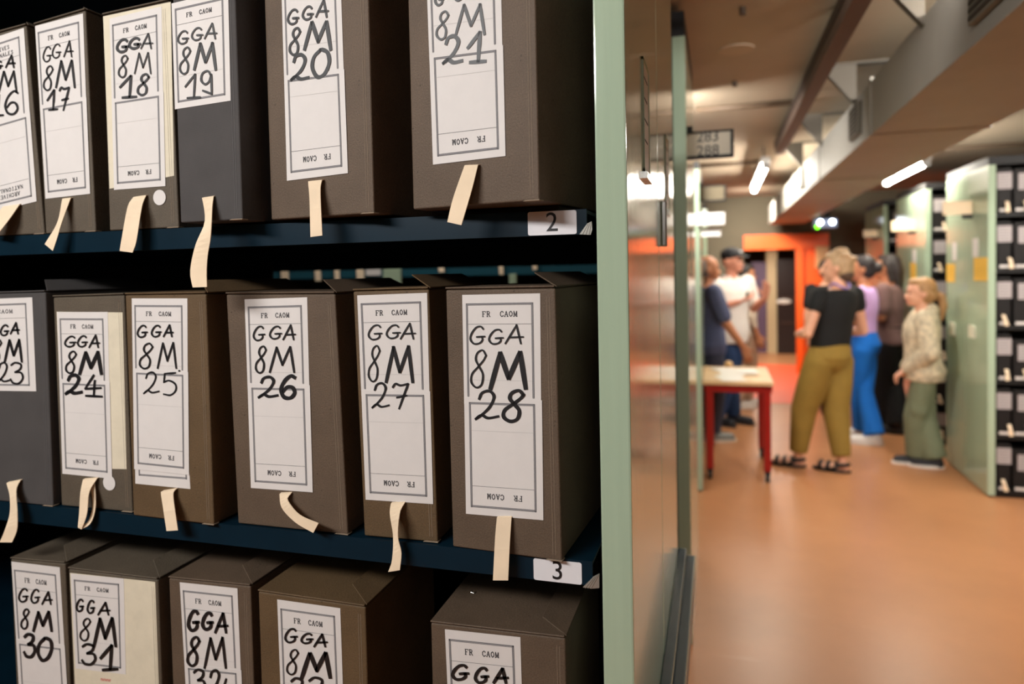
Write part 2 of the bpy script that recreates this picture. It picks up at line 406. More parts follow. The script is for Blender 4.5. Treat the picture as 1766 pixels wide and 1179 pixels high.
# curves (c) are smoothed, lines (l) are straight; coordinates 0..1, y up
G = {
 'G': [('c', [(.88, .84), (.72, .98), (.42, .92), (.14, .6), (.06, .28), (.28, .03), (.62, .05), (.82, .22), (.80, .42)]), ('l', [(.46, .40), (1.0, .43)])],
 'A': [('l', [(.0, .0), (.62, 1.0)]), ('l', [(.62, 1.0), (.86, .0)]), ('l', [(.22, .33), (1.0, .36)])],
 '8': [('c', [(.92, .86), (.72, 1.0), (.42, .92), (.34, .74), (.55, .54), (.74, .34), (.66, .08), (.36, .0), (.08, .14), (.12, .36), (.44, .54), (.76, .72), (.92, .86)])],
 'M': [('l', [(.0, .0), (.28, .98)]), ('l', [(.28, .98), (.52, .28)]), ('l', [(.52, .28), (.84, 1.0)]), ('l', [(.84, 1.0), (1.0, .0)])],
 '0': [('c', [(.5, 1.0), (.14, .72), (.06, .32), (.34, .0), (.72, .12), (.96, .52), (.88, .88), (.6, 1.0), (.46, .98)])],
 '1': [('l', [(.12, .48), (.70, 1.0)]), ('l', [(.70, 1.0), (.62, .05)]), ('l', [(.24, .02), (1.0, .06)])],
 '2': [('c', [(.18, .72), (.30, .94), (.60, 1.0), (.78, .80), (.62, .46), (.30, .18), (.04, .02)]), ('c', [(.04, .02), (.28, .16), (.56, .06), (.98, .12)])],
 '3': [('c', [(.08, .88), (.38, 1.0), (.78, .92), (.74, .70), (.38, .55)]), ('c', [(.38, .55), (.82, .52), (.94, .26), (.66, .02), (.26, .04), (.06, .22)])],
 '4': [('l', [(.55, 1.0), (.08, .36)]), ('l', [(.08, .36), (.95, .40)]), ('l', [(.60, .75), (.55, .04)]), ('l', [(.1, .04), (1.0, .0)])],
 '5': [('l', [(.92, .98), (.22, .94)]), ('l', [(.22, .94), (.16, .56)]), ('c', [(.16, .56), (.5, .64), (.9, .48), (.92, .2), (.6, .0), (.15, .04)])],
 '6': [('c', [(.94, .90), (.66, .98), (.28, .74), (.08, .36), (.26, .04), (.66, .0), (.92, .22), (.78, .46), (.46, .48), (.2, .28)])],
 '7': [('c', [(.02, .84), (.2, .98), (.5, .92), (.98, .98)]), ('l', [(.98, .98), (.42, .0)]), ('l', [(.26, .44), (.9, .52)])],
 '9': [('c', [(.86, .82), (.62, 1.0), (.2, .9), (.10, .62), (.4, .46), (.72, .58), (.88, .86)]), ('l', [(.88, .86), (.92, .06)]), ('l', [(.92, .06), (.2, .2)])],
 '.': [('l', [(.3, .5), (.7, .5)])], "'": [('l', [(.9, 1.), (.1, .0)])],
}
# small seriffed print capitals: (points, relative weight)
SER = {
 'F': [([(.2, 0), (.2, 1)], 1), ([(.05, 1), (.9, 1)], .5), ([(.9, 1), (.9, .78)], .5), ([(.2, .52), (.65, .52)], .5), ([(.05, 0), (.4, 0)], .5)],
 'R': [([(.2, 0), (.2, 1)], 1), ([(.05, 1), (.6, 1), (.82, .8), (.7, .56), (.2, .52)], .7), ([(.5, .52), (.85, 0)], 1), ([(.05, 0), (.4, 0)], .5), ([(.8, 0), (1, 0)], .5)],
 'C': [([(.88, .72), (.8, .94), (.5, 1), (.16, .75), (.14, .3), (.45, 0), (.8, .08), (.9, .25)], .8)],
 'A': [([(.1, 0), (.5, 1)], .5), ([(.5, 1), (.86, 0)], 1), ([(.25, .34), (.7, .34)], .5), ([(0, 0), (.28, 0)], .5), ([(.68, 0), (1, 0)], .5)],
 'O': [([(.5, 1), (.16, .78), (.12, .35), (.45, 0), (.82, .2), (.88, .65), (.6, .98), (.5, 1)], .8)],
 'M': [([(.14, 0), (.14, 1)], .5), ([(.14, 1), (.5, .1)], 1), ([(.5, .1), (.86, 1)], .5), ([(.86, 1), (.86, 0)], 1), ([(0, 0), (.28, 0)], .5), ([(.7, 0), (1, 0)], .5)],
 'H': [([(.2, 0), (.2, 1)], 1), ([(.8, 0), (.8, 1)], 1), ([(.2, .5), (.8, .5)], .5)], 'I': [([(.5, 0), (.5, 1)], 1), ([(.3, 0), (.7, 0)], .5), ([(.3, 1), (.7, 1)], .5)],
 'V': [([(.1, 1), (.5, 0)], 1), ([(.5, 0), (.9, 1)], .5)], 'E': [([(.2, 0), (.2, 1)], 1), ([(.1, 1), (.85, 1)], .5), ([(.2, .5), (.65, .5)], .5), ([(.1, 0), (.9, 0)], .5)],
 'S': [([(.8, .8), (.5, 1), (.2, .8), (.5, .5), (.82, .25), (.5, 0), (.15, .2)], .8)], 'N': [([(.16, 0), (.16, 1)], .5), ([(.16, 1), (.84, 0)], 1), ([(.84, 0), (.84, 1)], .5)],
 'T': [([(.5, 0), (.5, 1)], 1), ([(.08, .8), (.08, 1), (.92, 1), (.92, .8)], .5), ([(.3, 0), (.7, 0)], .5)], 'L': [([(.2, 0), (.2, 1)], 1), ([(.05, 0), (.9, 0), (.9, .25)], .5)],
}
def pen(mb, pts, wid, off, taper=0., wob=0.):
    """flat marker stroke: pts (x,z) in face plane; off = y level in front of the face"""
    n = len(pts); L = []; Rr = []
    for i, p in enumerate(pts):
        d = pts[min(i + 1, n - 1)] - pts[max(i - 1, 0)]
        if d.length < 1e-9: d = Vector((1, 0))
        d.normalize(); nn = Vector((-d.y, d.x))
        ww = wid * .45 * (1 - taper * abs(2 * i / (n - 1) - 1) ** 3) * (1 + wob * math.sin(i * .7))
        # chisel nib: thicker on the downstroke
        ww *= .85 + .3 * abs(nn.x * .8 + nn.y * .25)
        e = d * ww * .6 * (-1 if i == 0 else (1 if i == n - 1 else 0))
        L.append(p + e + nn * ww); Rr.append(p + e - nn * ww)
    b = len(mb.v)
    for l, r in zip(L, Rr): mb.v += [(l.x, off, l.y), (r.x, off, r.y)]
    for i in range(n - 1): mb.f.append([b + 2 * i, b + 2 * i + 1, b + 2 * i + 3, b + 2 * i + 2])

# ------------------------------------------------------------------ archive boxes
D_SH = 0.95                    # front of the shelf beams
class Face:
    """front face of a box: root at bottom centre of the front, turned by rz"""
    def __init__(s, loc, rz):
        s.loc = Vector(loc); s.rz = rz; s.u = Vector((math.cos(rz), math.sin(rz), 0)); s.n = Vector((math.sin(rz), -math.cos(rz), 0))
    def at(s, p, off=0.):      # pixel -> (x,z) on plane `off` metres in front of the face
        r = ray(p); t = (s.loc + s.n * off - CAMP).dot(s.n) / r.dot(s.n); q = CAMP + r * t - s.loc
        return Vector((q.dot(s.u), q.z))
    def at3(s, p, off): a = s.at(p, off); return Vector((a.x, -off, a.y))

def bil(Q, u, v):              # Q = TL, TR, BR, BL ; u right, v down
    t = Q[0].lerp(Q[1], u); b = Q[3].lerp(Q[2], u); return t.lerp(b, v)
def paper(mb, Q, off, th=.0004):
    p = [(Q[3].x, -off, Q[3].y), (Q[2].x, -off, Q[2].y), (Q[1].x, -off, Q[1].y), (Q[0].x, -off, Q[0].y)]
    mb.hexa([(a[0], a[1] + th, a[2]) for a in p] + p)
def line_uv(mb, Q, pts, wid, off):
    P = []
    for a, b in zip(pts[:-1], pts[1:]):
        pa, pb = bil(Q, *a), bil(Q, *b); d = (pb - pa).normalized() * wid / 2; P = [pa - d, pb + d]
        nn = Vector((-d.y, d.x)); k = len(mb.v)
        for q in (P[0] + nn, P[0] - nn, P[1] - nn, P[1] + nn): mb.v.append((q.x, -off, q.y))
        mb.f.append([k, k + 1, k + 2, k + 3])
def border(dk, gr, Q, u0, v0, u1, v1, off, sides='TLRB', g=.0075):
    ar = 3.1 if (v1 - v0) else 1
    hgt = (bil(Q, .5, 1) - bil(Q, .5, 0)).length; wid = (bil(Q, 1, .5) - bil(Q, 0, .5)).length
    gu, gv = .0024 / wid, .0024 / hgt
    def seg(a, b, da, db):
        line_uv(dk, Q, [a, b], .0006, off); line_uv(dk, Q, [da, db], .0005, off)
        line_uv(gr, Q, [((a[0] + da[0]) / 2, (a[1] + da[1]) / 2), ((b[0] + db[0]) / 2, (b[1] + db[1]) / 2)], .0016, off - .00005)
    if 'T' in sides: seg((u0, v0), (u1, v0), (u0 + gu, v0 + gv), (u1 - gu, v0 + gv))
    if 'B' in sides: seg((u0, v1), (u1, v1), (u0 + gu, v1 - gv), (u1 - gu, v1 - gv))
    if 'L' in sides: seg((u0, v0), (u0, v1), (u0 + gu, v0 + gv), (u0 + gu, v1))
    if 'R' in sides: seg((u1, v0), (u1, v1), (u1 - gu, v0 + gv), (u1 - gu, v1))
def print_text(dk, Q, text, u0, u1, v, cap, off, flip=False):
    n = len(text); step = (u1 - u0) / n
    for i, ch in enumerate(text):
        if ch == ' ': continue
        cw = step * .86
        for pts, wt in SER[ch]:
            P = []
            for x, y in pts:
                if flip: uu, vv = u1 - (i * step + x * cw), v - (.5 - y) * cap
                else: uu, vv = u0 + i * step + x * cw, v + (.5 - y) * cap
                P.append(bil(Q, uu, vv))
            for a, b in zip(P[:-1], P[1:]):
                d = b - a
                if d.length < 1e-7: continue
                d.normalize(); wd = .00054 * (.6 + .75 * wt); nn = Vector((-d.y, d.x)) * wd
                a2, b2 = a - d * wd * .5, b + d * wd * .5; k = len(dk.v)
                for q in (a2 + nn, a2 - nn, b2 - nn, b2 + nn): dk.v.append((q.x, -off, q.y))
                dk.f.append([k, k + 1, k + 2, k + 3])

def crop(s, ox, oy):           # converts magnified measurements back to photograph pixels
    return lambda x, y: (ox + x / s, oy + y / s)
c1, c2, c3 = crop(3.679, 0, 0), crop(2.807, 440, 0), crop(3.467, 0, 300)
c5, c6, c7, c8 = crop(2.5625, 0, 480), crop(2.225, 380, 480), crop(3.679, 0, 880), crop(2.759, 420, 880)

def archive_box(num, label, material, loc, rz, TL, TR, BL, BR, depth=.27, lift=0., flap=True, lid_open=.017):
    """TL.. in face coordinates (x,z) of the root placed at loc"""
    root = thing('archive_box', label, 'archive box', loc, rz, 'archive boxes on the shelving unit')
    b = MB(); z0 = lift; D = depth
    f = [(BL.x, 0, BL.y), (BR.x, 0, BR.y), (BR.x, D, BR.y), (BL.x, D, BL.y), (TL.x, 0, TL.y), (TR.x, 0, TR.y), (TR.x, D, TR.y), (TL.x, D, TL.y)]
    b.hexa(f)
    body = b.build('body', material, root, bevel=.0028, seg=3)
    if lift > .001: MB().box(BL.x + .012, .09, -.0, BR.x - .012, D - .01, max(BL.y, BR.y) + .002).build('base', material, root)
    # lid board along the top, leaving a dark gap line under its front edge
    l = MB(); e = .0006
    l.hexa([(TL.x - e, -.0012, TL.y + .0016), (TR.x - .001, -.0012, TR.y + .0016), (TR.x - .001, D, TR.y + .0016), (TL.x - e, D, TL.y + .0016),
            (TL.x - e, -.0012, TL.y + .0042), (TR.x - .001, -.0012, TR.y + .0042), (TR.x - .001, D, TR.y + .0042), (TL.x - e, D, TL.y + .0042)])
    l.hexa([(TL.x + .004, .003, TL.y - .001), (TR.x - .004, .003, TR.y - .001), (TR.x - .004, D - .002, TR.y - .001), (TL.x + .004, D - .002, TL.y - .001),
            (TL.x + .004, .003, TL.y + .002), (TR.x - .004, .003, TR.y + .002), (TR.x - .004, D - .002, TR.y + .002), (TL.x + .004, D - .002, TL.y + .002)])
    l.build('lid', material, root, bevel=.0009, seg=1)
    if flap:                   # side flap folded over the lid, a little sprung open
        fl = MB(); w_ = min(.042, (TR.x - TL.x) * .38); z = TR.y + .0044; o = lid_open
        A = [(TR.x + .0008, .003, z - .003), (TR.x + .0008, D, z - .003), (TR.x - w_, D, z + o), (TR.x - w_, .034, z + o)]
        fl.hexa([A[0], A[1], A[2], A[3]] + [(x, y, q + .0022) for x, y, q in A]); fl.build('flap', material, root, bevel=.0006, seg=1)
    # score lines beside the right-hand fold and worn edges
    s = MB()
    for dx in (.0085, .0125):
        s.hexa([(TR.x - dx - .0004, -.0004, TR.y - .012), (TR.x - dx + .0002, -.0004, TR.y - .012), (TR.x - dx + .0002, .0004, TR.y - .012), (TR.x - dx - .0004, .0004, TR.y - .012),
                (BR.x - dx - .0004, -.0004, BR.y + .008), (BR.x - dx + .0002, -.0004, BR.y + .008), (BR.x - dx + .0002, .0004, BR.y + .008), (BR.x - dx - .0004, .0004, BR.y + .008)])
    s.build('fold_line', M_EDGE if material is not M_GREY else mat('grey_fold', (98, 96, 96), rough=.8), root)
    c = MB(); c.hexa([(BR.x - .024, -.002, BR.y - .0006), (BR.x + .0012, -.002, BR.y - .0006), (BR.x + .0012, .012, BR.y - .0006), (BR.x - .024, .012, BR.y - .0006),
                      (BR.x - .020, -.002, BR.y + .0012), (BR.x + .0012, -.002, BR.y + .0012), (BR.x + .0012, .012, BR.y + .0012), (BR.x - .020, .012, BR.y + .0012)])
    c.build('corner_fold', M_EDGE, root, bevel=.0005, seg=1)
    return root

def put_label(root, face, corners, style='double', glyphs=(), w0=1.0, off=.0008, header='FR  CAOM', hw=(.26, .72), single_h=None, split=.485):
    """corners: label TL, TR, BR, BL in photograph pixels. glyphs: (char, x0,y0,x1,y1,pixel weight)"""
    Q = [face.at(c, off) for c in corners]
    lab = MB(); dk = MB(); gr = MB(); ru = MB()
    po = off + .0003
    if style == 'double':
        paper(lab, [bil(Q, 0, 0), bil(Q, 1, 0), bil(Q, .992, split + .03), bil(Q, 0, split + .03)], off)
        lo = MB(); paper(lo, [bil(Q, .004, split), bil(Q, 1.004, split + .004), bil(Q, 1, 1), bil(Q, 0, 1)], off + .0005)
        border(dk, gr, Q, .05, .04, .91, split - .005, po, 'TLR')
        line_uv(dk, Q, [(.07, .133), (.89, .133)], .0005, po); line_uv(ru, Q, [(.08, .385), (.89, .385)], .0005, po)
        p2 = off + .0008
        border(dk, gr, Q, .07, split + .022, .915, .965, p2, 'TLRB')
        line_uv(dk, Q, [(.09, .868), (.895, .868)], .0005, p2); line_uv(ru, Q, [(.09, .615), (.895, .615)], .0005, p2)
        print_text(dk, Q, header, hw[0], hw[1], .088, .023, po); print_text(dk, Q, header, hw[0] + .02, hw[1] + .02, .912, .023, p2, True)
    elif style == 'archives':
        paper(lab, [bil(Q, 0, 0), bil(Q, 1, 0), bil(Q, .992, split + .03), bil(Q, 0, split + .03)], off)
        lo = MB(); paper(lo, [bil(Q, 0, split), bil(Q, 1, split), bil(Q, 1, 1), bil(Q, 0, 1)], off + .0005); p2 = off + .0008
        border(dk, gr, Q, .05, .04, .91, split - .005, po, 'TLR'); border(dk, gr, Q, .07, split + .022, .93, .965, p2, 'TLRB')
        line_uv(dk, Q, [(.07, .145), (.89, .145)], .0005, po); line_uv(dk, Q, [(.09, .86), (.9, .86)], .0005, p2); line_uv(ru, Q, [(.09, .615), (.895, .615)], .0005, p2)
        for k, s in enumerate(('ARCHIVES', 'NATIONALES')):
            hwid = .19 if k == 0 else .25
            print_text(dk, Q, s, .55 - hwid, .55 + hwid, .08 + .035 * k, .021, po); print_text(dk, Q, s, .55 - hwid, .55 + hwid, .93 - .035 * k, .021, p2, True)
    else:
        lo = None; paper(lab, Q, off)
        border(dk, gr, Q, .06, .06, .91, .94, po, 'TLRB'); line_uv(dk, Q, [(.08, .215), (.89, .215)], .0005, po); line_uv(ru, Q, [(.09, .70), (.88, .70)], .0005, po)
        print_text(dk, Q, header, hw[0], hw[1], .14, .038, po)
    L = lab.build('label', M_PAPER, root)
    dk.build('printing', M_PRINTDK, L, fix=False); gr.build('border_band', M_PRINT, L, fix=False); ru.build('ruled_marking', M_RULE, L, fix=False)
    if lo: lo.build('lower_label', M_PAPER, root)
    # handwriting in black marker
    ink = MB(); io = off + .0012
    for ch, x0, y0, x1, y1, wt in glyphs:
        ppm = (face.at((x0 + 10, y0), io) - face.at((x0, y0), io)).length / 10
        for kind, P in G[ch]:
            pts = smooth_pts(P) if kind == 'c' else [Vector(P[0]).lerp(Vector(P[1]), i / 6) for i in range(7)]
            jig = random.uniform(-.012, .012)
            px = [(x0 + (x1 - x0) * (p.x + jig), y1 + (y0 - y1) * p.y) for p in pts]
            pen(ink, [face.at(q, io) for q in px], wt * ppm, -io, taper=.15, wob=.05)
    if ink.v: ink.build('handwriting', M_INK, L, fix=False)
    return L

def pull_tab(root, face, Lp, Rp, offs, label=None, t=.0011):
    """cotton tape hanging from a slot in the box front: left/right edges in pixels, offs = distance in front of the face"""
    n = 16
    def samp(P):
        P = smooth_pts([Vector(p) for p in P], 8) if len(P) > 2 else [Vector(P[0]).lerp(Vector(P[1]), i / 16) for i in range(17)]
        d = [0]
        for a, b in zip(P[:-1], P[1:]): d.append(d[-1] + (b - a).length)
        out = []
        for i in range(n + 1):
            s = d[-1] * i / n; j = max(k for k in range(len(d)) if d[k] <= s + 1e-9); j = min(j, len(P) - 2)
            f = (s - d[j]) / max(1e-9, d[j + 1] - d[j]); out.append(P[j].lerp(P[j + 1], min(1, f)))
        return out
    A, B = samp(Lp), samp(Rp); L = []; R = []
    def of(o, i):
        x = i / n * (len(o) - 1); j = min(int(x), len(o) - 2); return o[j] + (o[j + 1] - o[j]) * (x - j)
    oL, oR = offs if isinstance(offs[0], (list, tuple)) else (offs, offs)
    for i in range(n + 1): L.append(face.at3(A[i], of(oL, i))); R.append(face.at3(B[i], of(oR, i)))
    # first bit goes back into the slot
    L.insert(0, Vector((L[0].x + .0005, .002, L[0].z + .0015))); R.insert(0, Vector((R[0].x - .0005, .002, R[0].z + .0015)))
    N = []
    for i in range(len(L)):
        d = (L[min(i + 1, n + 1)] + R[min(i + 1, n + 1)]) - (L[max(i - 1, 0)] + R[max(i - 1, 0)])
        nn = (R[i] - L[i]).cross(d); nn = nn.normalized() if nn.length > 1e-9 else Vector((0, -1, 0))
        if N and nn.dot(N[-1]) < 0: nn = -nn
        N.append(nn)
    return MB().strip(L, R, N, t).build('pull_tab', M_TAPE, root, smooth=False)

def dot_sticker(root, face, c, rpx, off=.0014):
    q = face.at(c, off); r = (face.at((c[0] + rpx, c[1]), off) - q).length
    MB().cyl((q.x, -off, q.y), (q.x, -off + .0004, q.y), r, 28).build('round_sticker', M_PAPER, root)

Z2, Z3, Z4 = 1.657, 1.161, .665
HB = .378
def gl(c, *items): return [(ch,) + c(x0, y0) + c(x1, y1) + (wt,) for ch, x0, y0, x1, y1, wt in items]

BOXES = {}
def row_box(num, label, material, bl, br, zs, yl, yr, tl=None, tr=None, lift=0., h=HB, flap=True, depth=.27, lid_open=.017):
    P0, P1 = on_y(bl, yl), on_y(br, yr); rz = math.atan2(P1.y - P0.y, P1.x - P0.x)
    mid = (P0 + P1) / 2; loc = Vector((mid.x, mid.y, zs + .0012)); f = Face(loc, rz)
    BL, BR = f.at(bl), f.at(br); w2 = (BR.x - BL.x) / 2
    c = (BL.x + BR.x) / 2
    BL, BR = Vector((BL.x, lift)), Vector((BR.x, lift))
    TL = f.at(tl) if tl else Vector((BL.x, h)); TR = f.at(tr) if tr else Vector((BR.x, h))
    r = archive_box(num, label, material, loc, rz, TL, TR, BL, BR, depth, lift, flap, lid_open); BOXES[num] = (r, f, TL, TR, BL, BR); return r, f
def row3_box(num, label, material, tl, tr, y, flap=True, rz_deg=0., depth=.27, lid_open=.012):
    P0, P1 = on_y(tl, y), on_y(tr, y + math.tan(math.radians(rz_deg)) * .2)
    rz = math.atan2(P1.y - P0.y, P1.x - P0.x); mid = (P0 + P1) / 2; loc = Vector((mid.x, mid.y, Z4 + .0012)); f = Face(loc, rz)
    TL, TR = f.at(tl), f.at(tr)
    r = archive_box(num, label, material, loc, rz, TL, TR, Vector((TL.x, 0)), Vector((TR.x, 0)), depth, 0, flap, lid_open); BOXES[num] = (r, f, TL, TR); return r, f
Q4 = lambda *p: list(p)

# --- upper row
r, f = row_box(16, 'brown archive box numbered 16, partly outside the photo at the upper shelf end', M_BROWN3, (-58, 411), (76.4, 405), Z2, .95, .95, (-80, 78), (45, 44))
put_label(r, f, Q4((-55, 80), (41, 48), c3(220, 163), (-38, 372)), 'archives', gl(c1, ('G', -140, 415, -75, 470, 3), ('G', -60, 385, 15, 440, 3), ('A', 35, 350, 95, 428, 3), ('8', -105, 470, -25, 620, 3), ('M', -8, 450, 105, 585, 3.2), ('1', -75, 600, 20, 738, 3.5), ('6', 25, 575, 118, 722, 3.5)))
pull_tab(r, f, [(5, 357), (-10, 378), (-32, 400)], [(34.6, 352.5), (17, 378), (-4, 405)], [.004, .02, .03])
r, f = row_box(17, 'narrow brown archive box numbered 17 on the upper shelf', M_BROWN3, (79, 405), (165, 400.5), Z2, .95, .95, (59, 43.5), (147, 17.7))
put_label(r, f, Q4((60.5, 45), (143, 23), c3(540, 118), c3(273, 148)), 'double', gl(c1, ('G', 270, 295, 325, 392, 2.2), ('G', 328, 278, 385, 368, 2.2), ('A', 403, 258, 462, 360, 2.4), ('8', 272, 418, 340, 572, 2.7), ('M', 355, 382, 472, 555, 3.6), ('1', 290, 570, 365, 700, 3.6), ('7', 375, 552, 438, 700, 3.6)), split=.46)
pull_tab(r, f, [c3(375, 150), c3(345, 290), c3(270, 420)], [c3(425, 145), c3(372, 290), c3(345, 380), c3(318, 460)], [.004, .02, .03])
r, f = row_box(18, 'brown archive box numbered 18 with a cream underlay and a white dot', M_BROWN3, (189, 398.6), (308, 392), Z2, .95, .95, (177, 27), (292, 1.4))
pa = MB(); paper(pa, [f.at(p, .0004) for p in (c1(654, 104), c1(1083, 12), c3(1040, 10), c3(655, 88))], .0004); pa.build('cream_underlay', M_CREAM, r)
put_label(r, f, Q4(c1(695, 118), c1(1025, 40), c3(990, 72), c3(683, 95)), 'double', gl(c1, ('G', 738, 248, 815, 330, 4.4), ('G', 815, 240, 890, 308, 4.4), ('A', 893, 212, 968, 308, 2.7), ('8', 748, 352, 815, 490, 3), ('M', 852, 333, 955, 467, 2.6), ('1', 745, 480, 865, 622, 4.5), ('8', 868, 470, 950, 603, 4)), split=.47)
pull_tab(r, f, [c3(800, 140), c3(765, 200), c3(728, 400), c3(718, 460)], [c3(875, 130), c3(850, 200), c3(818, 400), c3(795, 470)], [.004, .02, .026, .03])
dot_sticker(r, f, c3(953, 140), 10.8)
r, f = row_box(19, 'charcoal grey archive box numbered 19 with a single short label', M_GREY, (311.5, 387), (418, 377), Z2, .905, .900, None, None, .003)
put_label(r, f, Q4(c1(1088, 22), c1(1447, -62), c1(1463, 638), c1(1110, 693)), 'single', gl(c1, ('G', 1123, 195, 1195, 278, 3), ('G', 1212, 175, 1285, 255, 3), ('A', 1297, 147, 1375, 245, 3), ('8', 1135, 300, 1212, 468, 3.2), ('M', 1230, 272, 1368, 442, 5), ('1', 1160, 470, 1270, 625, 3.6), ('9', 1268, 450, 1348, 605, 3.6)))
pull_tab(r, f, [c3(1210, 145), c3(1225, 215), c3(1225, 300), c3(1170, 430), c3(1140, 580), c3(1155, 678)], [c3(1280, 135), c3(1272, 200), c3(1262, 380), c3(1245, 480), c3(1238, 580), c3(1240, 675)], ([.003, .008, .016, .02, .024, .026], [.003, .014, .024, .022, .024, .026]))
r, f = row_box(20, 'wide brown archive box numbered 20 on the upper shelf', M_BROWN, (467.8, 383), (645, 366), Z2, .94, .912, None, None, .004)
put_label(r, f, Q4((484, -62), (586, -75), c2(450, 838), c2(155, 875)), 'double', gl(c2, ('G', 155, 45, 210, 117, 3.6), ('G', 227, 30, 280, 95, 3.6), ('A', 293, 0, 353, 82, 3.6), ('8', 163, 135, 222, 265, 4), ('M', 238, 105, 365, 240, 6), ('2', 170, 265, 262, 390, 5.5), ('0', 272, 240, 362, 372, 6.2)), split=.515)
pull_tab(r, f, [c2(258, 880), c2(265, 960), c2(270, 1147)], [c2(325, 873), c2(318, 930), c2(327, 1140)], [.006, .016, .02])
r, f = row_box(21, 'wide brown archive box numbered 21 beside the green upright', M_BROWN, (712.5, 363), (930, 341), Z2, .92, .882, None, None, .007)
put_label(r, f, Q4((733, -104), (862, -122), c2(1213, 755), c2(862, 797)), 'double', gl(c2, ('G', 868, -45, 912, 25, 4), ('G', 960, -70, 1010, 2, 4), ('A', 1040, -95, 1110, -12, 4), ('8', 873, 55, 940, 190, 3.8), ('M', 970, 20, 1110, 165, 5), ('2', 905, 175, 1005, 310, 6.5), ('1', 1015, 155, 1117, 305, 6.5)), split=.505)
pull_tab(r, f, [c2(1015, 803), c2(960, 960), c2(932, 1075)], [c2(1080, 800), c2(1050, 920), c2(1000, 1090)], [.006, .018, .026])
# --- middle row
r, f = row_box(23, 'charcoal grey archive box numbered 23, partly outside the photo', M_GREY, (-70, 858), (91, 866), Z3, .95, .95, (-80, 509), (78, 504))
put_label(r, f, Q4((-62, 517), (55.4, 512.5), (62.4, 674.5), (-52, 673)), 'single', gl(c5, ('G', -70, 212, -25, 262, 3), ('G', 0, 205, 38, 252, 3), ('A', 45, 195, 85, 245, 3), ('8', -45, 270, 10, 372, 3), ('M', 20, 270, 95, 368, 4), ('2', -15, 372, 42, 460, 3), ('3', 42, 372, 104, 465, 3.2)))
pull_tab(r, f, [c5(30, 905), c5(45, 960), c5(45, 1040), c5(20, 1120), c5(0, 1165)], [c5(92, 893), c5(74, 935), c5(79, 1040), c5(77, 1110), c5(55, 1165)], ([.004, .016, .02, .028, .03], [.004, .018, .026, .028, .03]))
r, f = row_box(24, 'dark brown archive box numbered 24 with cream underlay and looped tape', M_BROWN3, (106, 872), (228.3, 881), Z3, .957, .959, (91.7, 513), (213.9, 509), flap=False)
pa = MB(); paper(pa, [f.at(p, .0004) for p in (c5(250, 147), c5(541, 150), c5(560, 842), c5(278, 838))], .0004); pa.build('cream_underlay', M_CREAM, r)
put_label(r, f, Q4(c5(252, 148), c5(476, 148), c5(496, 884), c5(277, 862)), 'double', gl(c5, ('G', 283, 255, 335, 302, 3), ('G', 340, 253, 385, 302, 3), ('A', 393, 250, 440, 305, 3), ('8', 287, 322, 340, 418, 3.2), ('M', 352, 325, 448, 422, 6), ('2', 287, 427, 365, 512, 6), ('4', 370, 427, 452, 522, 4.2)), split=.415)
pull_tab(r, f, [c5(368, 890), c5(357, 950), c5(352, 1040), c5(345, 1100)], [c5(430, 885), c5(396, 945), c5(386, 1040), c5(362, 1108)], ([.004, .016, .022, .03], [.004, .02, .026, .028]))
pull_tab(r, f, [c5(400, 905), c5(412, 1000), c5(392, 1070), c5(352, 1100)], [c5(420, 895), c5(424, 1010), c5(402, 1082), c5(360, 1108)], ([.004, .008, .016, .026], [.004, .012, .018, .027]))
dot_sticker(r, f, c5(482, 903), 10.5)
r, f = row_box(25, 'brown archive box numbered 25 on the middle shelf', M_BROWN2, (230, 890), (368.8, 907), Z3, .946, .941, (215.8, 509), (355, 507))
pa = MB(); QQ = [f.at(p, .0004) for p in (c5(596, 760), c5(832, 765), c5(841, 930), c5(598, 906))]; paper(pa, QQ, .0004); dk = MB(); gr = MB(); border(dk, gr, QQ, .07, .05, .95, .74, .0006, 'LRB'); pa = pa.build('under_label', M_PAPER, r); dk.build('printing', M_PRINTDK, pa, fix=False); gr.build('border_band', M_PRINT, pa, fix=False)
put_label(r, f, Q4(c5(582, 88), c5(828, 88), c5(836, 868), c5(594, 842)), 'double', gl(c5, ('G', 605, 207, 650, 260, 3), ('G', 667, 207, 712, 258, 3), ('A', 722, 205, 765, 257, 3), ('8', 613, 287, 680, 398, 3.2), ('M', 695, 283, 778, 397, 3.2), ('.', 786, 402, 798, 414, 3), ('2', 632, 415, 705, 510, 3.2), ('5', 712, 415, 782, 515, 3.2)), split=.41)
pull_tab(r, f, [c5(712, 945), c5(722, 1010), c5(738, 1115)], [c5(775, 935), c5(768, 965), c5(788, 1112)], [.006, .018, .022])
r, f = row_box(26, 'wide brown archive box numbered 26 on the middle shelf', M_BROWN, (410.6, 903), (600, 923), Z3, .956, .955, (390, 508), (577.8, 507))
put_label(r, f, Q4(c6(93, 80), c6(333, 72), c6(355, 820), c6(118, 803)), 'double', gl(c6, ('G', 125, 183, 170, 238, 3.2), ('G', 187, 183, 235, 232, 3.2), ('A', 240, 178, 288, 235, 3.2), ('8', 132, 260, 178, 362, 3.4), ('M', 188, 262, 283, 360, 4), ('2', 143, 378, 222, 458, 5.2), ('6', 228, 372, 290, 458, 7)), split=.445)
pull_tab(r, f, [c6(228, 828), c6(238, 880), c6(290, 935), c6(358, 975)], [c6(272, 826), c6(260, 850), c6(305, 905), c6(378, 938)], ([.004, .014, .024, .03], [.004, .02, .028, .034]))
r, f = row_box(27, 'narrow brown archive box numbered 27 on the middle shelf', M_BROWN2, (628.5, 923), (755, 934), Z3, .957, .96, (609, 502.5), (739.6, 499))
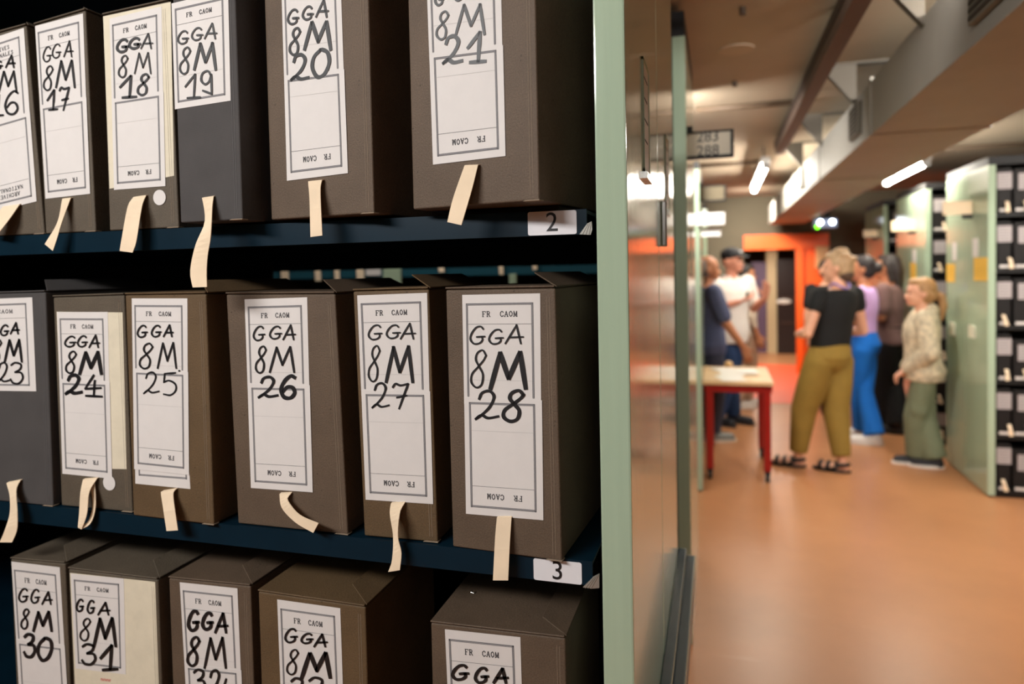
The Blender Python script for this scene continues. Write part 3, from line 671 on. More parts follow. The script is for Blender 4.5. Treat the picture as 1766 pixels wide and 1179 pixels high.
put_label(r, f, Q4(c6(525, 65), c6(793, 55), c6(817, 865), c6(558, 848)), 'double', gl(c6, ('G', 565, 178, 620, 235, 3.3), ('G', 635, 178, 690, 230, 3.3), ('A', 690, 172, 748, 232, 3.3), ('8', 565, 258, 615, 395, 3.2), ('M', 635, 260, 738, 398, 6), ('2', 580, 402, 650, 498, 4.2), ('7', 660, 402, 722, 500, 4.2)), split=.46)
pull_tab(r, f, [c6(655, 865), c6(652, 905), c6(665, 990), c6(660, 1080), c6(645, 1125)], [c6(708, 862), c6(690, 900), c6(683, 990), c6(696, 1050), c6(690, 1118)], ([.004, .016, .02, .026, .028], [.004, .022, .026, .028, .03]))
r, f = row_box(28, 'wide brown archive box numbered 28 above shelf tag 3', M_BROWN, (781, 945), (969, 967), Z3, .95, .938, (768.8, 500), (957.5, 497), depth=.29)
put_label(r, f, Q4(c6(928, 63), c6(1227, 57), c6(1240, 927), c6(943, 902)), 'double', gl(c6, ('G', 955, 183, 1015, 252, 3.5), ('G', 1027, 195, 1085, 252, 3.5), ('A', 1092, 178, 1163, 250, 3.5), ('8', 958, 275, 1025, 418, 3.6), ('M', 1037, 283, 1170, 422, 8.5), ('2', 975, 432, 1070, 542, 5.5), ('8', 1080, 430, 1170, 548, 7)), split=.465)
pull_tab(r, f, [c6(1062, 918), c6(1055, 1000), c6(1047, 1157)], [c6(1118, 918), c6(1112, 1010), c6(1105, 1157)], [.004, .012, .016])
# --- lower row
r, f = row3_box(30, 'narrow brown archive box numbered 30 on the lower shelf', M_BROWN3, (18.5, 964), (112, 972), .955)
put_label(r, f, Q4((19.6, 968), (103, 978), (124, 1310), (40, 1300)), 'double', gl(c7, ('G', 115, 495, 178, 580, 3.1), ('G', 193, 500, 250, 587, 3.1), ('A', 265, 515, 330, 595, 3.1), ('8', 130, 625, 188, 750, 3.1), ('M', 210, 642, 325, 765, 5), ('3', 148, 785, 225, 930, 5.5), ('0', 235, 810, 330, 950, 6)), split=.40)
r, f = row3_box(31, 'brown archive box numbered 31 with a cream front sheet', M_BROWN3, (118, 981), (272, 1000), .952)
pa = MB(); paper(pa, [f.at(p, .0004) for p in ((120.5, 987.5), c7(984, 453), (279, 1330), (135, 1310))], .0004); pa = pa.build('cream_underlay', M_CREAM, r)
st = MB(); QQ = [f.at(p, .0009) for p in (c7(640, 1060), c7(705, 1068), c7(706, 1090), c7(641, 1082))]
for i in range(7): line_uv(st, QQ, [(i / 7, .2), (i / 7 + .02, .8)], .0012, .0009); line_uv(st, QQ, [(i / 7, .3 + .3 * (i % 2)), (i / 7 + .1, .3 + .3 * (i % 2))], .001, .0009)
st.build('red_stamp', M_STAMP, pa, fix=False)
put_label(r, f, Q4(c7(448, 400), c7(785, 432), c7(798, 1040), c7(480, 1002)), 'single', gl(c7, ('G', 482, 563, 530, 640, 3.4), ('G', 552, 570, 600, 652, 3.4), ('A', 620, 583, 697, 662, 3.4), ('8', 503, 685, 578, 825, 3), ('M', 593, 682, 733, 862, 5.5), ('3', 515, 848, 610, 978, 4.5), ('1', 620, 855, 745, 1015, 5.6)))
r, f = row3_box(32, 'brown archive box numbered 32 on the lower shelf', M_BROWN, (291, 997), (432, 1011), .962)
put_label(r, f, Q4(c7(1140, 455), c7(1506, 494), (425, 1345), (329, 1335)), 'double', gl(c7, ('G', 1190, 635, 1262, 762, 6), ('G', 1280, 648, 1350, 755, 6), ('A', 1365, 652, 1445, 775, 5), ('8', 1185, 803, 1272, 985, 5), ('M', 1297, 805, 1433, 1000, 4.6), ('3', 1222, 1010, 1305, 1160, 5), ('2', 1318, 1015, 1410, 1170, 5), ("'", 1420, 1068, 1437, 1112, 4)), split=.42)
r, f = row3_box(33, 'wide warm brown archive box standing between box 32 and box 34', M_BROWN2, (445.4, 1020), (630, 1047), .955)
put_label(r, f, Q4(c8(160, 423), c8(460, 465), (601, 1410), (492, 1400)), 'double', gl(c8, ('G', 195, 562, 255, 628, 4), ('G', 272, 585, 330, 632, 4), ('A', 335, 588, 398, 648, 4), ('8', 203, 662, 265, 780, 3.4), ('M', 278, 678, 412, 795, 7.2), ('3', 220, 798, 292, 925, 5), ('3', 305, 795, 390, 925, 5)), split=.43)
r, f = row3_box(34, 'wide brown archive box under shelf tag 3 with stapled lid', M_BROWN, (743, 1074), (975, 1101), .945, depth=.28, lid_open=.004)
put_label(r, f, Q4(c8(958, 565), c8(1317, 603), (911, 1490), (785, 1480)), 'double', gl(c8, ('G', 990, 735, 1070, 805, 6), ('G', 1100, 748, 1165, 820, 6), ('A', 1190, 752, 1258, 820, 6), ('8', 1000, 850, 1070, 990, 4), ('M', 1090, 860, 1240, 1000, 7)), split=.44)
zt = BOXES[34][2].y + .0045
for px, py in ((1093, 395), (1422, 522)):
    q = on_z(c8(px, py), Z4 + zt) - f.loc; x, y = q.dot(f.u), -q.dot(f.n)
    s_ = MB(); s_.tube([(x - .004, y + .004, zt + .001), (x - .003, y - .003, zt + .002), (x + .003, y - .004, zt + .002), (x + .004, y + .003, zt + .001)], .0007, 6); s_.build('staple', M_STAPLE, r)

# ------------------------------------------------------------------ mobile shelving units
XP = -.117; TH = .043
def flag_sign(u, x0, x1, y, z0, z1, face_mat, frame_mat, text=None, side=-1):
    """plate standing out from the end panel into the aisle, facing the camera"""
    p = MB().box(x0, y - .006, z0, x1, y + .006, z1).build('aisle_sign', face_mat, u)
    fr_ = MB(); t = .012
    fr_.box(x0 - .002, y - .012, z0 - t, x1 + t, y + .012, z0); fr_.box(x0 - .002, y - .012, z1, x1 + t, y + .012, z1 + t * .6); fr_.box(x1, y - .012, z0, x1 + t, y + .012, z1)
    fr_.box(x0 - .01, y - .02, z1, x0 + .02, y + .02, z1 + .03)
    fr_.build('frame', frame_mat, p)
    return p
def text_on(parent, s, loc, size, material, rot=(math.pi / 2, 0, 0), name='number'):
    cu = bpy.data.curves.new(name, 'FONT'); cu.body = s; cu.size = size; cu.align_x = 'CENTER'; cu.align_y = 'CENTER'; cu.space_line = .95; cu.extrude = .0004
    o = bpy.data.objects.new(name, cu); COL.objects.link(o)
    bpy.context.view_layer.update(); dg = bpy.context.evaluated_depsgraph_get()
    me = bpy.data.meshes.new_from_object(o.evaluated_get(dg)); bpy.data.objects.remove(o)
    me.materials.clear(); me.materials.append(material)
    o = bpy.data.objects.new(name, me); COL.objects.link(o); o.parent = parent; o.location = loc; o.rotation_euler = rot; return o

def end_panel(u, y0, y1, z0, z1, x, th, s):
    """two painted boards with a seam; s=+1 faces +x, -1 faces -x. x is the outer plane."""
    ym = (y0 + y1) / 2
    for a, b in ((y0, ym - .003), (ym + .003, y1)):
        xa, xb = sorted((x, x - s * th)); MB().box(xa, a, z0, xb, b, z1).build('end_panel_board', M_GREEN, u, bevel=.003, seg=2)
    return ym
u1 = thing('shelving_unit', 'tall sage green mobile shelving unit nearest the camera, full of archive boxes', 'shelving unit', (0, 0, 0), 0, 'mobile shelving units')
ZT = 2.59; Y0, Y1 = .945, 1.972
ym = end_panel(u1, Y0, Y1, .14, ZT, XP, TH, 1)
XL = -2.3
for k, z in enumerate((2.153, Z2, Z3, Z4, .169)):
    sh = MB(); sh.box(XL, D_SH, z - .035, -.174, D_SH + .004, z); sh.box(XL, D_SH + .004, z - .006, -.174, Y1 - .05, z - .001)
    sh.box(XL, D_SH + .004, z - .035, -.174, D_SH + .018, z - .031)
    sh.box(XL, Y1 - .05, z - .066, -.174, Y1 - .04, z)
    shelf = sh.build('shelf', M_BLUE, u1)
    if z in (Z2, Z3):
        cs = ((910, 366), (994, 361.5), (996, 402.5), (912, 407)) if z == Z2 else ((920, 965), (1003, 967), (1004, 1007), (921, 1000))
        P = [on_y(c, D_SH - .0008) for c in cs]
        w2 = (P[1].x - P[0].x) / 2; h2 = ((P[0].z - P[3].z) + (P[1].z - P[2].z)) / 4; cx = (P[0].x + P[1].x) / 2; cz = sum(p.z for p in P) / 4
        pts = []
        for qx, qz, a0 in ((w2, h2, 0), (-w2, h2, 90), (-w2, -h2, 180), (w2, -h2, 270)):
            for i in range(5):
                a_ = math.radians(a0 + i * 22.5); r_ = .003
                pts.append((cx + qx - math.copysign(r_, qx) + r_ * math.cos(a_), cz + qz - math.copysign(r_, qz) + r_ * math.sin(a_)))
        tg = MB().rings([[(x, D_SH - .0003, q) for x, q in pts], [(x, D_SH - .0012, q) for x, q in pts]]).build('shelf_tag', mat('tag_white', (232, 231, 234), rough=.5), shelf)
        text_on(shelf, '2' if z == Z2 else '3', (cx, D_SH - .0014, cz), .038, M_INK)
    # crumpled metal clip where the beam hooks on the upright
    if z in (Z2, Z3):
        dz = z - Z2; c = MB()
        pp = [on_y(q, .944) for q in ((1000, 404), (1013, 386), (1021, 382), (1022, 396), (1019, 405))]
        if z == Z3: pp = [on_y(q, .944) for q in ((1006, 1011), (1024, 993), (1034, 988), (1034, 1012), (1022, 1013))]
        c.rings([[(p.x, p.y, p.z) for p in pp], [(p.x, p.y - .003, p.z) for p in pp]])
        for i in range(3):
            a_, b_ = pp[0].lerp(pp[4], .25 + .3 * i), pp[1].lerp(pp[2], .2 + .35 * i)
            c.tube([(a_.x, a_.y - .003, a_.z), (b_.x, b_.y - .003, b_.z)], .0009, 6)
        c.build('corner_clip', mat('dull_clip_metal', (176, 174, 166), rough=.35, metal=.6), u1)
# uprights behind the front beam ends, added dark sheets keep the interior black
MB().box(XP - TH - .035, D_SH + .42, .14, XP - TH, D_SH + .46, ZT).build('upright', M_BLACK, u1)
MB().box(XP - TH - .035, Y1 - .09, .14, XP - TH, Y1 - .05, ZT).build('upright', M_BLACK, u1)
MB().box(XL, D_SH + .02, .14, XL + .04, Y1 - .05, ZT).build('upright', M_BLACK, u1)
for z in (Z2, Z3, Z4, .169): MB().box(XL, Y1 - .065, z, XP - TH, Y1 - .055, z + (.372 if z == Z3 else .455)).build('back_screen', M_DARK, u1)  # added in place of the back row, stops light leaking through
zz = Z3 + .372
MB().box(XL, Y1 - .065, zz, on_y((470, 480), Y1 - .06).x, Y1 - .055, Z2 - .035).build('back_screen', M_DARK, u1)  # extra dark sheet added to black out the left of the slot
MB().box(XL, D_SH + .02, .02, XP - .02, Y1 - .02, .134).build('carriage', M_BLACK, u1)
MB().box(XL, Y0 + .01, ZT - .06, XP - .002, Y1, ZT).build('top_rail', M_BLACK, u1)
# bumper rail along the end panel
br = MB(); za = on_x((1171, 942), XP).z
br.box(XP, .9 + .3, za - .09, XP + .022, 2.03, za); br.box(XP + .022, 1.2, za - .09, XP + .046, 2.015, za - .012)
rail = br.build('bumper_rail', M_BLUEGREY, u1, bevel=.003)
MB().box(XP + .0455, 1.2, za - .018, XP + .0475, 2.015, za - .012).build('metal_edge', M_CHROME, rail)
MB().box(XP + .0215, 1.2, za - .002, XP + .0235, 2.02, za + .0006).build('metal_edge', M_CHROME, rail)
def label_holder(u, y0, y1, z0, z1, x, s=1):
    h = MB(); t = .005; xa, xb = sorted((x, x + s * .0028))
    h.box(xa, y0, z0, xb, y0 + t, z1); h.box(xa, y1 - t, z0, xb, y1, z1); h.box(xa, y0, z0, xb, y1, z0 + t); h.box(xa, y0, z1 - t, xb, y1, z1)
    f_ = h.build('label_holder', M_GREEN_EDGE, u); bt = MB(); xa, xb = sorted((x, x + s * .007)); bt.box(xa, y0, z0 - .012, xb, y1, z0 - .001); bt.build('metal_lip', M_CHROME, f_)
    xa, xb = sorted((x, x + s * .0014)); MB().box(xa, y0 + t, z0 + t, xb, y1 - t, z1 - t).build('card', mat('holder_card', (228, 224, 214), rough=.6), f_)
    k = MB(); xa, xb = sorted((x + s * .0014, x + s * .0018))
    for i in range(4): k.box(xa, y0 + .015, z1 - .03 - i * .035, xb, y1 - .02 - .01 * (i % 2), z1 - .027 - i * .035)
    k.build('writing', M_PRINTDK, f_)
ya, yb = on_x((1108, 200), XP).y, on_x((1117.5, 200), XP).y
label_holder(u1, ya, yb, on_x((1112, 298), XP).z, on_x((1112, 112), XP).z, XP)
ya, yb = on_x((1147, 300), XP).y, on_x((1152, 300), XP).y
label_holder(u1, ya, yb, on_x((1149, 362), XP).z, on_x((1149, 238), XP).z, XP)
q = on_x((1141, 386), XP); MB().box(XP, q.y - .012, q.z - .05, XP + .012, q.y + .012, q.z + .05).build('lock_plate', M_CHROME, u1, .003)

M_SIGN = mat('sign_cream', (216, 206, 186), rough=.6); M_SIGNW = mat('sign_white', (253, 252, 248), rough=.5); M_SIGN_BACKLIT = mat('sign_backlit', (120, 108, 84), rough=.6); M_SIGNT = mat('sign_tan', (252, 226, 190), rough=.6)
def back_unit(label, y0, y1, zt, x, th, s, xl, cap=.055):
    u = thing('shelving_unit', label, 'shelving unit', (0, 0, 0), 0, 'mobile shelving units')
    end_panel(u, y0, y1, .012, zt - cap, x, th, s)
    xa, xb = sorted((xl, x - s * .004)); MB().box(xa, y0 + .004, zt - cap, xb, y1, zt).build('top_rail', M_BLACK, u)
    xa, xb = sorted((xl, x - s * .02)); MB().box(xa, y0 + .02, .0, xb, y1 - .02, .022).build('carriage', M_BLACK, u)
    xa, xb = sorted((xl, x - s * th)); MB().box(xa, (y0 + y1) / 2 - .01, .022, xb, (y0 + y1) / 2 + .01, zt - .06).build('back_screen', M_DARK, u)
    return u
# second unit on the left
A0, A1 = 2.90, 3.86
zt2 = on_y((1178, 18), A0).z
u2 = back_unit('green mobile shelving unit behind the nearest one, carrying the 283 sign', A0, A1, min(zt2, ZC - .01), XP, .052, 1, -3.4, .10)
# the shelf seen through the gap over the middle row
zb1, zb0 = on_y((560, 467), A0 + .01).z, on_y((560, 480), A0 + .01).z
sh = MB(); sh.box(-3.4, A0 + .01, zb0, XP - .06, A0 + .02, zb1); sh.box(-3.4, A0 + .02, zb1 - .008, XP - .06, (A0 + A1) / 2 - .01, zb1)
shelf2 = sh.build('shelf', mat('teal_steel', (30, 78, 92), rough=.4), u2)
for zq in (zb1 - .5, zb1 + .5): MB().box(-3.4, A0 + .01, zq - .035, XP - .06, (A0 + A1) / 2 - .01, zq).build('shelf', M_BLUE, u2)
for px0, px1, py0, py1 in ((661, 690, 462, 494), (878, 890, 472, 496)):
    a, b = on_y((px0, py1), A0 - .005), on_y((px1, py0), A0 - .005)
    MB().box(a.x, A0 - .005, a.z, b.x, A0 + .012, b.z).build('bracket_plate', M_GREEN_EDGE, u2, .003)
a, b = on_y((631, 475), A0 + .005), on_y((656, 464), A0 + .005); MB().box(a.x, A0 + .006, a.z, b.x, A0 + .01, b.z).build('shelf_tag', M_PAPER, shelf2)
for i, (px, py0, py1, wpx) in enumerate(((490, 462, 488, 12), (547, 465, 485, 9), (580, 464, 484, 8), (620, 466, 482, 12), (760, 461, 470, 9), (863, 458, 474, 7), (921, 458, 466, 7))):
    q = on_y((px, py0), A0 + .012)
    bx = thing('archive_box', 'archive box on the next unit, its tape showing over %s' % ('box 26, first from the left', 'box 26, second from the left', 'box 26, third from the left', 'the right end of box 26', 'the left end of box 28', 'the middle of box 28', 'the right side of box 28')[i], 'archive box', (q.x, A0 + .014, zb1 + .002), 0, 'archive boxes on the next unit')
    MB().box(-.034, 0, 0, .034, .26, .36).build('body', M_BROWN, bx, .003)
    a, b = on_y((px - wpx / 2, py0), A0 - .005), on_y((px + wpx / 2, py1), A0 - .012)
    l0, r0 = Vector((a.x - q.x, -.002, .03)), Vector((b.x - q.x, -.002, .03))
    L = [l0, Vector((l0.x, -.018, .02)), Vector((l0.x + .004, -.022, b.z - zb1))]; R_ = [r0, Vector((r0.x, -.018, .02)), Vector((r0.x + .004, -.022, b.z - zb1))]
    MB().strip(L, R_, [Vector((0, -1, 0))] * 3, .0015).build('pull_tab', M_TAPE, bx)
# its 283 / 288 flag sign
Ys = 3.05
a, b = on_y((1196, 270), Ys), on_y((1260, 226), Ys)
sg = flag_sign(u2, XP, b.x, Ys, a.z, b.z, M_SIGN, M_BLACK)
text_on(sg, '283\n288', ((XP + b.x) / 2 - .005, Ys - .0068, (a.z + b.z) / 2), .062, M_PRINTDK)
q = on_x((1193, 390), XP); label_holder(u2, 3.2, 3.3, 1.55, 1.75, XP)
# third and fourth units
for i, (y0, y1, lab) in enumerate(((4.98, 5.90, 'green mobile shelving unit behind the red-legged table'), (8.3, 9.2, 'green mobile shelving unit farthest down the left side of the aisle'))):
    u3 = back_unit(lab, y0, y1, 2.32, XP, .05, 1, -2.6)
    if i == 0:
        ys = y0 + .12; a, b = on_y((1205, 346), ys), on_y((1249, 320), ys); sg = flag_sign(u3, XP, b.x, ys, a.z, b.z, M_SIGN_BACKLIT, M_BLACK)  # olive face colour paints in the shade of a back-lit sign
        a, b = on_y((1202, 389), y0 - .012), on_y((1250, 366), y0 - .012)
        MB().box(a.x, y0 - .022, a.z, b.x, y0 - .001, b.z).build('aisle_sign', M_SIGNW, u3, .003)
        a, b = on_y((1217, 408), y0 + .03), on_y((1243, 393), y0 + .03)
        MB().box(XP, y0 + .02, a.z, b.x, y0 + .04, b.z).build('aisle_sign', M_SIGNW, u3, .003)
# right-hand units
XR = 1.722
R1a, R1b = 5.30, on_x((1632, 600), XR).y
zr = on_y((1706, 270), R1a).z
M_BLKBOX = board('black_board', (24, 21, 21))
M_LABR = mat('dull_label', (176, 168, 168), rough=.7)
def right_unit(label, y0, y1, zt): return back_unit(label, y0, y1, zt, XR, .045, -1, 4.2)
ur1 = right_unit('green mobile shelving unit at the right edge with yellow notices', R1a, R1b, zr)
R2a = on_x((1596, 500), XR).y; R2b = on_x((1546, 500), XR).y
R3a = on_x((1524, 480), XR).y; R3b = R3a + .95
ur2 = right_unit('second green mobile shelving unit on the right, behind the child', R2a, R2b, zr)
ur3 = right_unit('third mobile shelving unit on the right, nearest the orange wall', R3a, R3b, zr)
M_YEL = mat('yellow_notice', (240, 190, 72), rough=.7)
def panel_patch(u, name, x0, y0, x1, y1, material, th=.003):
    a, b = on_x((x0, (y0 + y1) / 2), XR), on_x((x1, (y0 + y1) / 2), XR); za, zb = on_x(((x0 + x1) / 2, y0), XR).z, on_x(((x0 + x1) / 2, y1), XR).z
    return MB().box(XR - th, min(a.y, b.y), zb, XR, max(a.y, b.y), za).build(name, material, u)
for p in ((1633, 455, 1647, 486), (1680, 444, 1703, 484)): panel_patch(ur1, 'notice', *p, M_YEL)
for p in ((1643, 418, 1650, 449), (1678, 411, 1687, 443)): panel_patch(ur1, 'label_holder', *p, M_PAPER)
for p in ((1641, 556, 1647, 578), (1674, 561, 1682, 582)): panel_patch(ur1, 'lock_plate', *p, mat('lock_cream', (226, 222, 200), rough=.4), .015)
panel_patch(ur2, 'notice', 1570, 452, 1580, 487, M_YEL); panel_patch(ur2, 'label_holder', 1574, 430, 1580, 455, M_PAPER)
for u, ys, px in ((ur1, R1a + .30, (1626, 346, 1672, 371)), (ur2, R2a + .32, (1537, 380, 1572, 399)), (ur3, R3a + .3, (1489, 396, 1512, 409))):
    a, b = on_y((px[0], px[3]), ys), on_y((px[2], px[1]), ys)
    p = MB().box(a.x, ys - .008, a.z, max(b.x, XR), ys + .008, b.z).build('aisle_sign', M_SIGNT, u, .003)
    MB().box(XR - .06, ys - .012, a.z - .03, XR, ys + .012, a.z).build('bracket', M_BLACK, p)
def black_box(u_y, xl, xr, z0, h, lab_w, label, grp, tie=0, lab_h=.108):
    w = xr - xl
    t = thing('archive_box', label, 'archive box', ((xl + xr) / 2, u_y, z0 + .002), 0, grp)
    MB().box(-w / 2 + .004, 0, 0, w / 2 - .004, .3, h).build('body', M_BLKBOX, t, .004)
    l = MB().box(-lab_w / 2, -.002, h - .03 - lab_h, lab_w / 2, 0, h - .03).build('label', M_LABR, t)
    k = MB()
    for i in range(5): k.box(-lab_w * .36, -.0026, h - .045 - i * .019 - .004, lab_w * (.36 - .1 * (i % 2)), -.0021, h - .045 - i * .019)
    k.build('printing', M_PRINT, l)
    x = .01 + .02 * math.sin(tie * 2.1)
    MB().strip([(x - .008, 0, .07), (x - .012, -.025, .055), (x - .012 + .006 * (tie % 3), -.03, -.005)], [(x + .012, 0, .07), (x + .010, -.02, .06), (x + .014 + .006 * (tie % 3), -.032, .0)], [(0, -1, 0)] * 3, .002).build('pull_tab', M_TAPE, t)
    MB().box(-w / 2 + .01, -.014, .003, x + .0, -.011, .022).build('number_tag', M_PAPER, t)
    return t
rows = [on_y((1728, y), R1a).z for y in (366, 463, 561, 655, 750, 845)]
ordn = ('topmost', 'second', 'third', 'fourth', 'fifth', 'lowest')
xa, xb, xc = XR + .055, on_y((1747, 500), R1a).x, on_y((1792, 500), R1a).x
for i, z in enumerate(rows):
    MB().box(XR + .045, R1a + .004, z - .03, 4.2, R1a + .40, z).build('shelf', M_BLACK, ur1)
    hgt = (rows[i - 1] - z - .06) if i else (zr - .06 - z - .02)
    hgt = min(hgt, .36)
    black_box(R1a + .01, xa, xb - .004, z, hgt, .084, 'black archive box beside the right-hand green panel, %s of its column' % ordn[i], 'black archive boxes on the right unit', i)
    black_box(R1a + .01, xb + .004, xc, z, hgt - .01 - (.03 if i in (3, 5) else 0), .084, 'black archive box at the right photo edge, %s of its column' % ordn[i], 'black archive boxes on the right unit', i + 2)
rows2 = [on_y((1613, y), R2a).z for y in (398, 468, 545, 620, 695, 770)]; rows2[-1] = max(rows2[-1], .06)
xb2 = on_y((1634, 500), R2a).x
for i, z in enumerate(rows2):
    MB().box(XR + .045, R2a + .004, z - .03, 4.2, R2a + .40, z).build('shelf', M_BLACK, ur2)
    hgt = min((rows2[i - 1] - z - .06) if i else .3, .36)
    black_box(R2a + .01, XR + .055, xb2, z, hgt, .09, 'black archive box between the two right-hand green panels, %s of its column' % ordn[i], 'black archive boxes behind the child', i + 1)
for z in [zr - .45 - .4 * k for k in range(5)]:
    MB().box(XR + .045, R3a + .004, z - .03, 4.2, R3a + .40, z).build('shelf', M_BLACK, ur3)
black_box(R3a + .01, XR + .055, XR + .24, zr - .45, .34, .09, 'dark archive box on the third right-hand unit above the dark-haired heads', 'dark archive boxes on the third unit', 1)

# ------------------------------------------------------------------ table
ta = on_z((1213, 822), 0); tb = on_z((1322, 828), 0)
tl_x, tr_x, ty0, ty1 = -.095, tb.x + .03, 5.30, 6.06
tbl = thing('work_table', 'small work table with pale wooden top and red legs on castors', 'table', ((tl_x + tr_x) / 2, ty0, 0))
hw_ = (tr_x - tl_x) / 2; TD = ty1 - ty0
M_RED = mat('red_enamel', (150, 22, 18), rough=.35)
MB().box(-hw_ - .02, -.02, .715, hw_ + .02, TD + .02, .745).build('tabletop', mat('pale_beech', (226, 190, 144), rough=.4, noise=.08, nscale=5, stretch=(1, 6, 1)), tbl, .004)
MB().box(-hw_, .0, .66, hw_, .02, .715).build('apron', M_RED, tbl); MB().box(-hw_, TD - .02, .66, hw_, TD, .715).build('apron', M_RED, tbl)
for sx in (-1, 1): MB().box(sx * hw_ - .012, .02, .66, sx * hw_ + .012, TD - .02, .715).build('apron', M_RED, tbl)
for sx in (-1, 1):
    for yy in (.03, TD - .03):
        l = MB().box(sx * (hw_ - .025) - .026, yy - .026, .08, sx * (hw_ - .025) + .026, yy + .026, .715).build('leg', M_RED, tbl, .005)
        c = MB(); c.cyl((sx * (hw_ - .025) - .014, yy, .034), (sx * (hw_ - .025) + .014, yy, .034), .034, 18); c.box(sx * (hw_ - .025) - .02, yy - .02, .05, sx * (hw_ - .025) + .02, yy + .02, .085)
        c.build('castor', M_BLACK, l)
M_SHEET = mat('white_sheet', (240, 234, 226), rough=.7)
rr = random.Random(3)
for i, (x, y, rz, lab) in enumerate(((.08, 5.42, .25, 'white paper sheet lying on the table, hanging over its front edge'), (.10, 5.60, -.15, 'white paper sheet in the middle of the table'),
                                (.06, 5.80, .35, 'white paper sheet at the far left of the table'), (.20, 5.74, .1, 'white paper sheet at the far right of the table'))):
    s = MB(); L = []; R_ = []
    for k in range(9):
        t = k / 8; yy = -.14 + .28 * t; z = .0018 + .0030 * i + .0004 * math.sin(k * 1.3 + i)
        if i == 0 and ty0 - .02 > y + yy - .02: z -= .0
        L.append((-.09, yy, z)); R_.append((.09, yy, z + .0004 * math.sin(k + i * 2)))
    s.strip(L, R_, [(0, 0, 1)] * 9, .0012)
    o = s.build('paper_sheet', M_SHEET, None); o.location = (x, y, .7462); o.rotation_euler = (0, 0, rz); tag(o, lab, 'paper', 'papers on the table')
q = on_z((1256, 628), .75)
tag(MB().ell((0, 0, .03), (.035, .03, .03)).build('wooden_knob', mat('pale_wood_knob', (214, 172, 120), rough=.5), loc=(max(min(q.x, .2), 0), 5.98, .745), smooth=True), 'small rounded tan object standing on the back of the table', 'ornament')
# ------------------------------------------------------------------ people
def voxel(mb, name, material, parent, size, smooth=4, seg=None):
    me = mb.mesh(name); o = bpy.data.objects.new(name, me); COL.objects.link(o)
    r = o.modifiers.new('r', 'REMESH'); r.mode = 'VOXEL'; r.voxel_size = size
    s = o.modifiers.new('s', 'SMOOTH'); s.factor = .5; s.iterations = smooth
    bpy.context.view_layer.update(); dg = bpy.context.evaluated_depsgraph_get()
    new = bpy.data.meshes.new_from_object(o.evaluated_get(dg)); new.name = name
    bpy.data.objects.remove(o); bpy.data.meshes.remove(me)
    for p in new.polygons: p.use_smooth = True
    new.materials.clear(); new.materials.append(material)
    o = bpy.data.objects.new(name, new); COL.objects.link(o)
    if parent: o.parent = parent
    return o
def xf(mb, M): mb.v = [tuple(M @ Vector(v)) for v in mb.v]; return mb
def merge(a, b):
    n = len(a.v); a.v += b.v; a.f += [[i + n for i in f] for f in b.f]; return a
def ellring(c, rx, ry, k=24, ang=0., tilt=0.):
    return [Vector((c[0] + rx * math.cos(2 * math.pi * j / k), c[1] + ry * math.sin(2 * math.pi * j / k), c[2])) for j in range(k)]
TORSO = [(.455, .050, .045, 0), (.48, .080, .062, -.004), (.52, .094, .070, -.008), (.56, .088, .062, -.002), (.61, .076, .055, .004), (.66, .080, .058, .004), (.71, .092, .066, .004), (.76, .098, .062, .0), (.80, .092, .050, -.006), (.826, .060, .038, -.008), (.842, .036, .032, -.006)]
def hand(mb, w, d, side_v, nrm, curl, s):
    """w wrist, d finger direction, side_v towards the thumb, nrm palm normal (fingers curl that way)"""
    d = d.normalized(); n = (nrm - d * nrm.dot(d)).normalized(); t = d.cross(n)
    if t.dot(side_v) < 0: t = -t
    pl = .056 * s
    for k in (-1.5, -.5, .5, 1.5):
        mb.capsule(w + t * k * .006 * s, w + d * pl + t * k * .0112 * s, .0095 * s, .0078 * s, 10)
    for k, L in ((1.5, .040), (.5, .046), (-.5, .043), (-1.5, .033)):
        p0 = w + d * pl + t * k * .0118 * s; a1, a2 = curl * (.7 + .12 * (1.5 - k)), curl * 1.7
        q = p0 + (d * math.cos(a1) + n * math.sin(a1)) * L * .52 * s + t * k * .0012 * s
        r = q + (d * math.cos(a2) + n * math.sin(a2)) * L * .48 * s
        mb.capsule(p0, q, .0062 * s, .0056 * s, 8); mb.capsule(q, r, .0056 * s, .0045 * s, 8)
    p0 = w + d * .014 * s + t * .014 * s; q = p0 + (t * .75 + d * .6 + n * .25).normalized() * .030 * s; r = q + (t * .3 + d * .9 + n * .3).normalized() * .024 * s
    mb.capsule(p0, q, .0085 * s, .0068 * s, 8); mb.capsule(q, r, .0066 * s, .005 * s, 8)

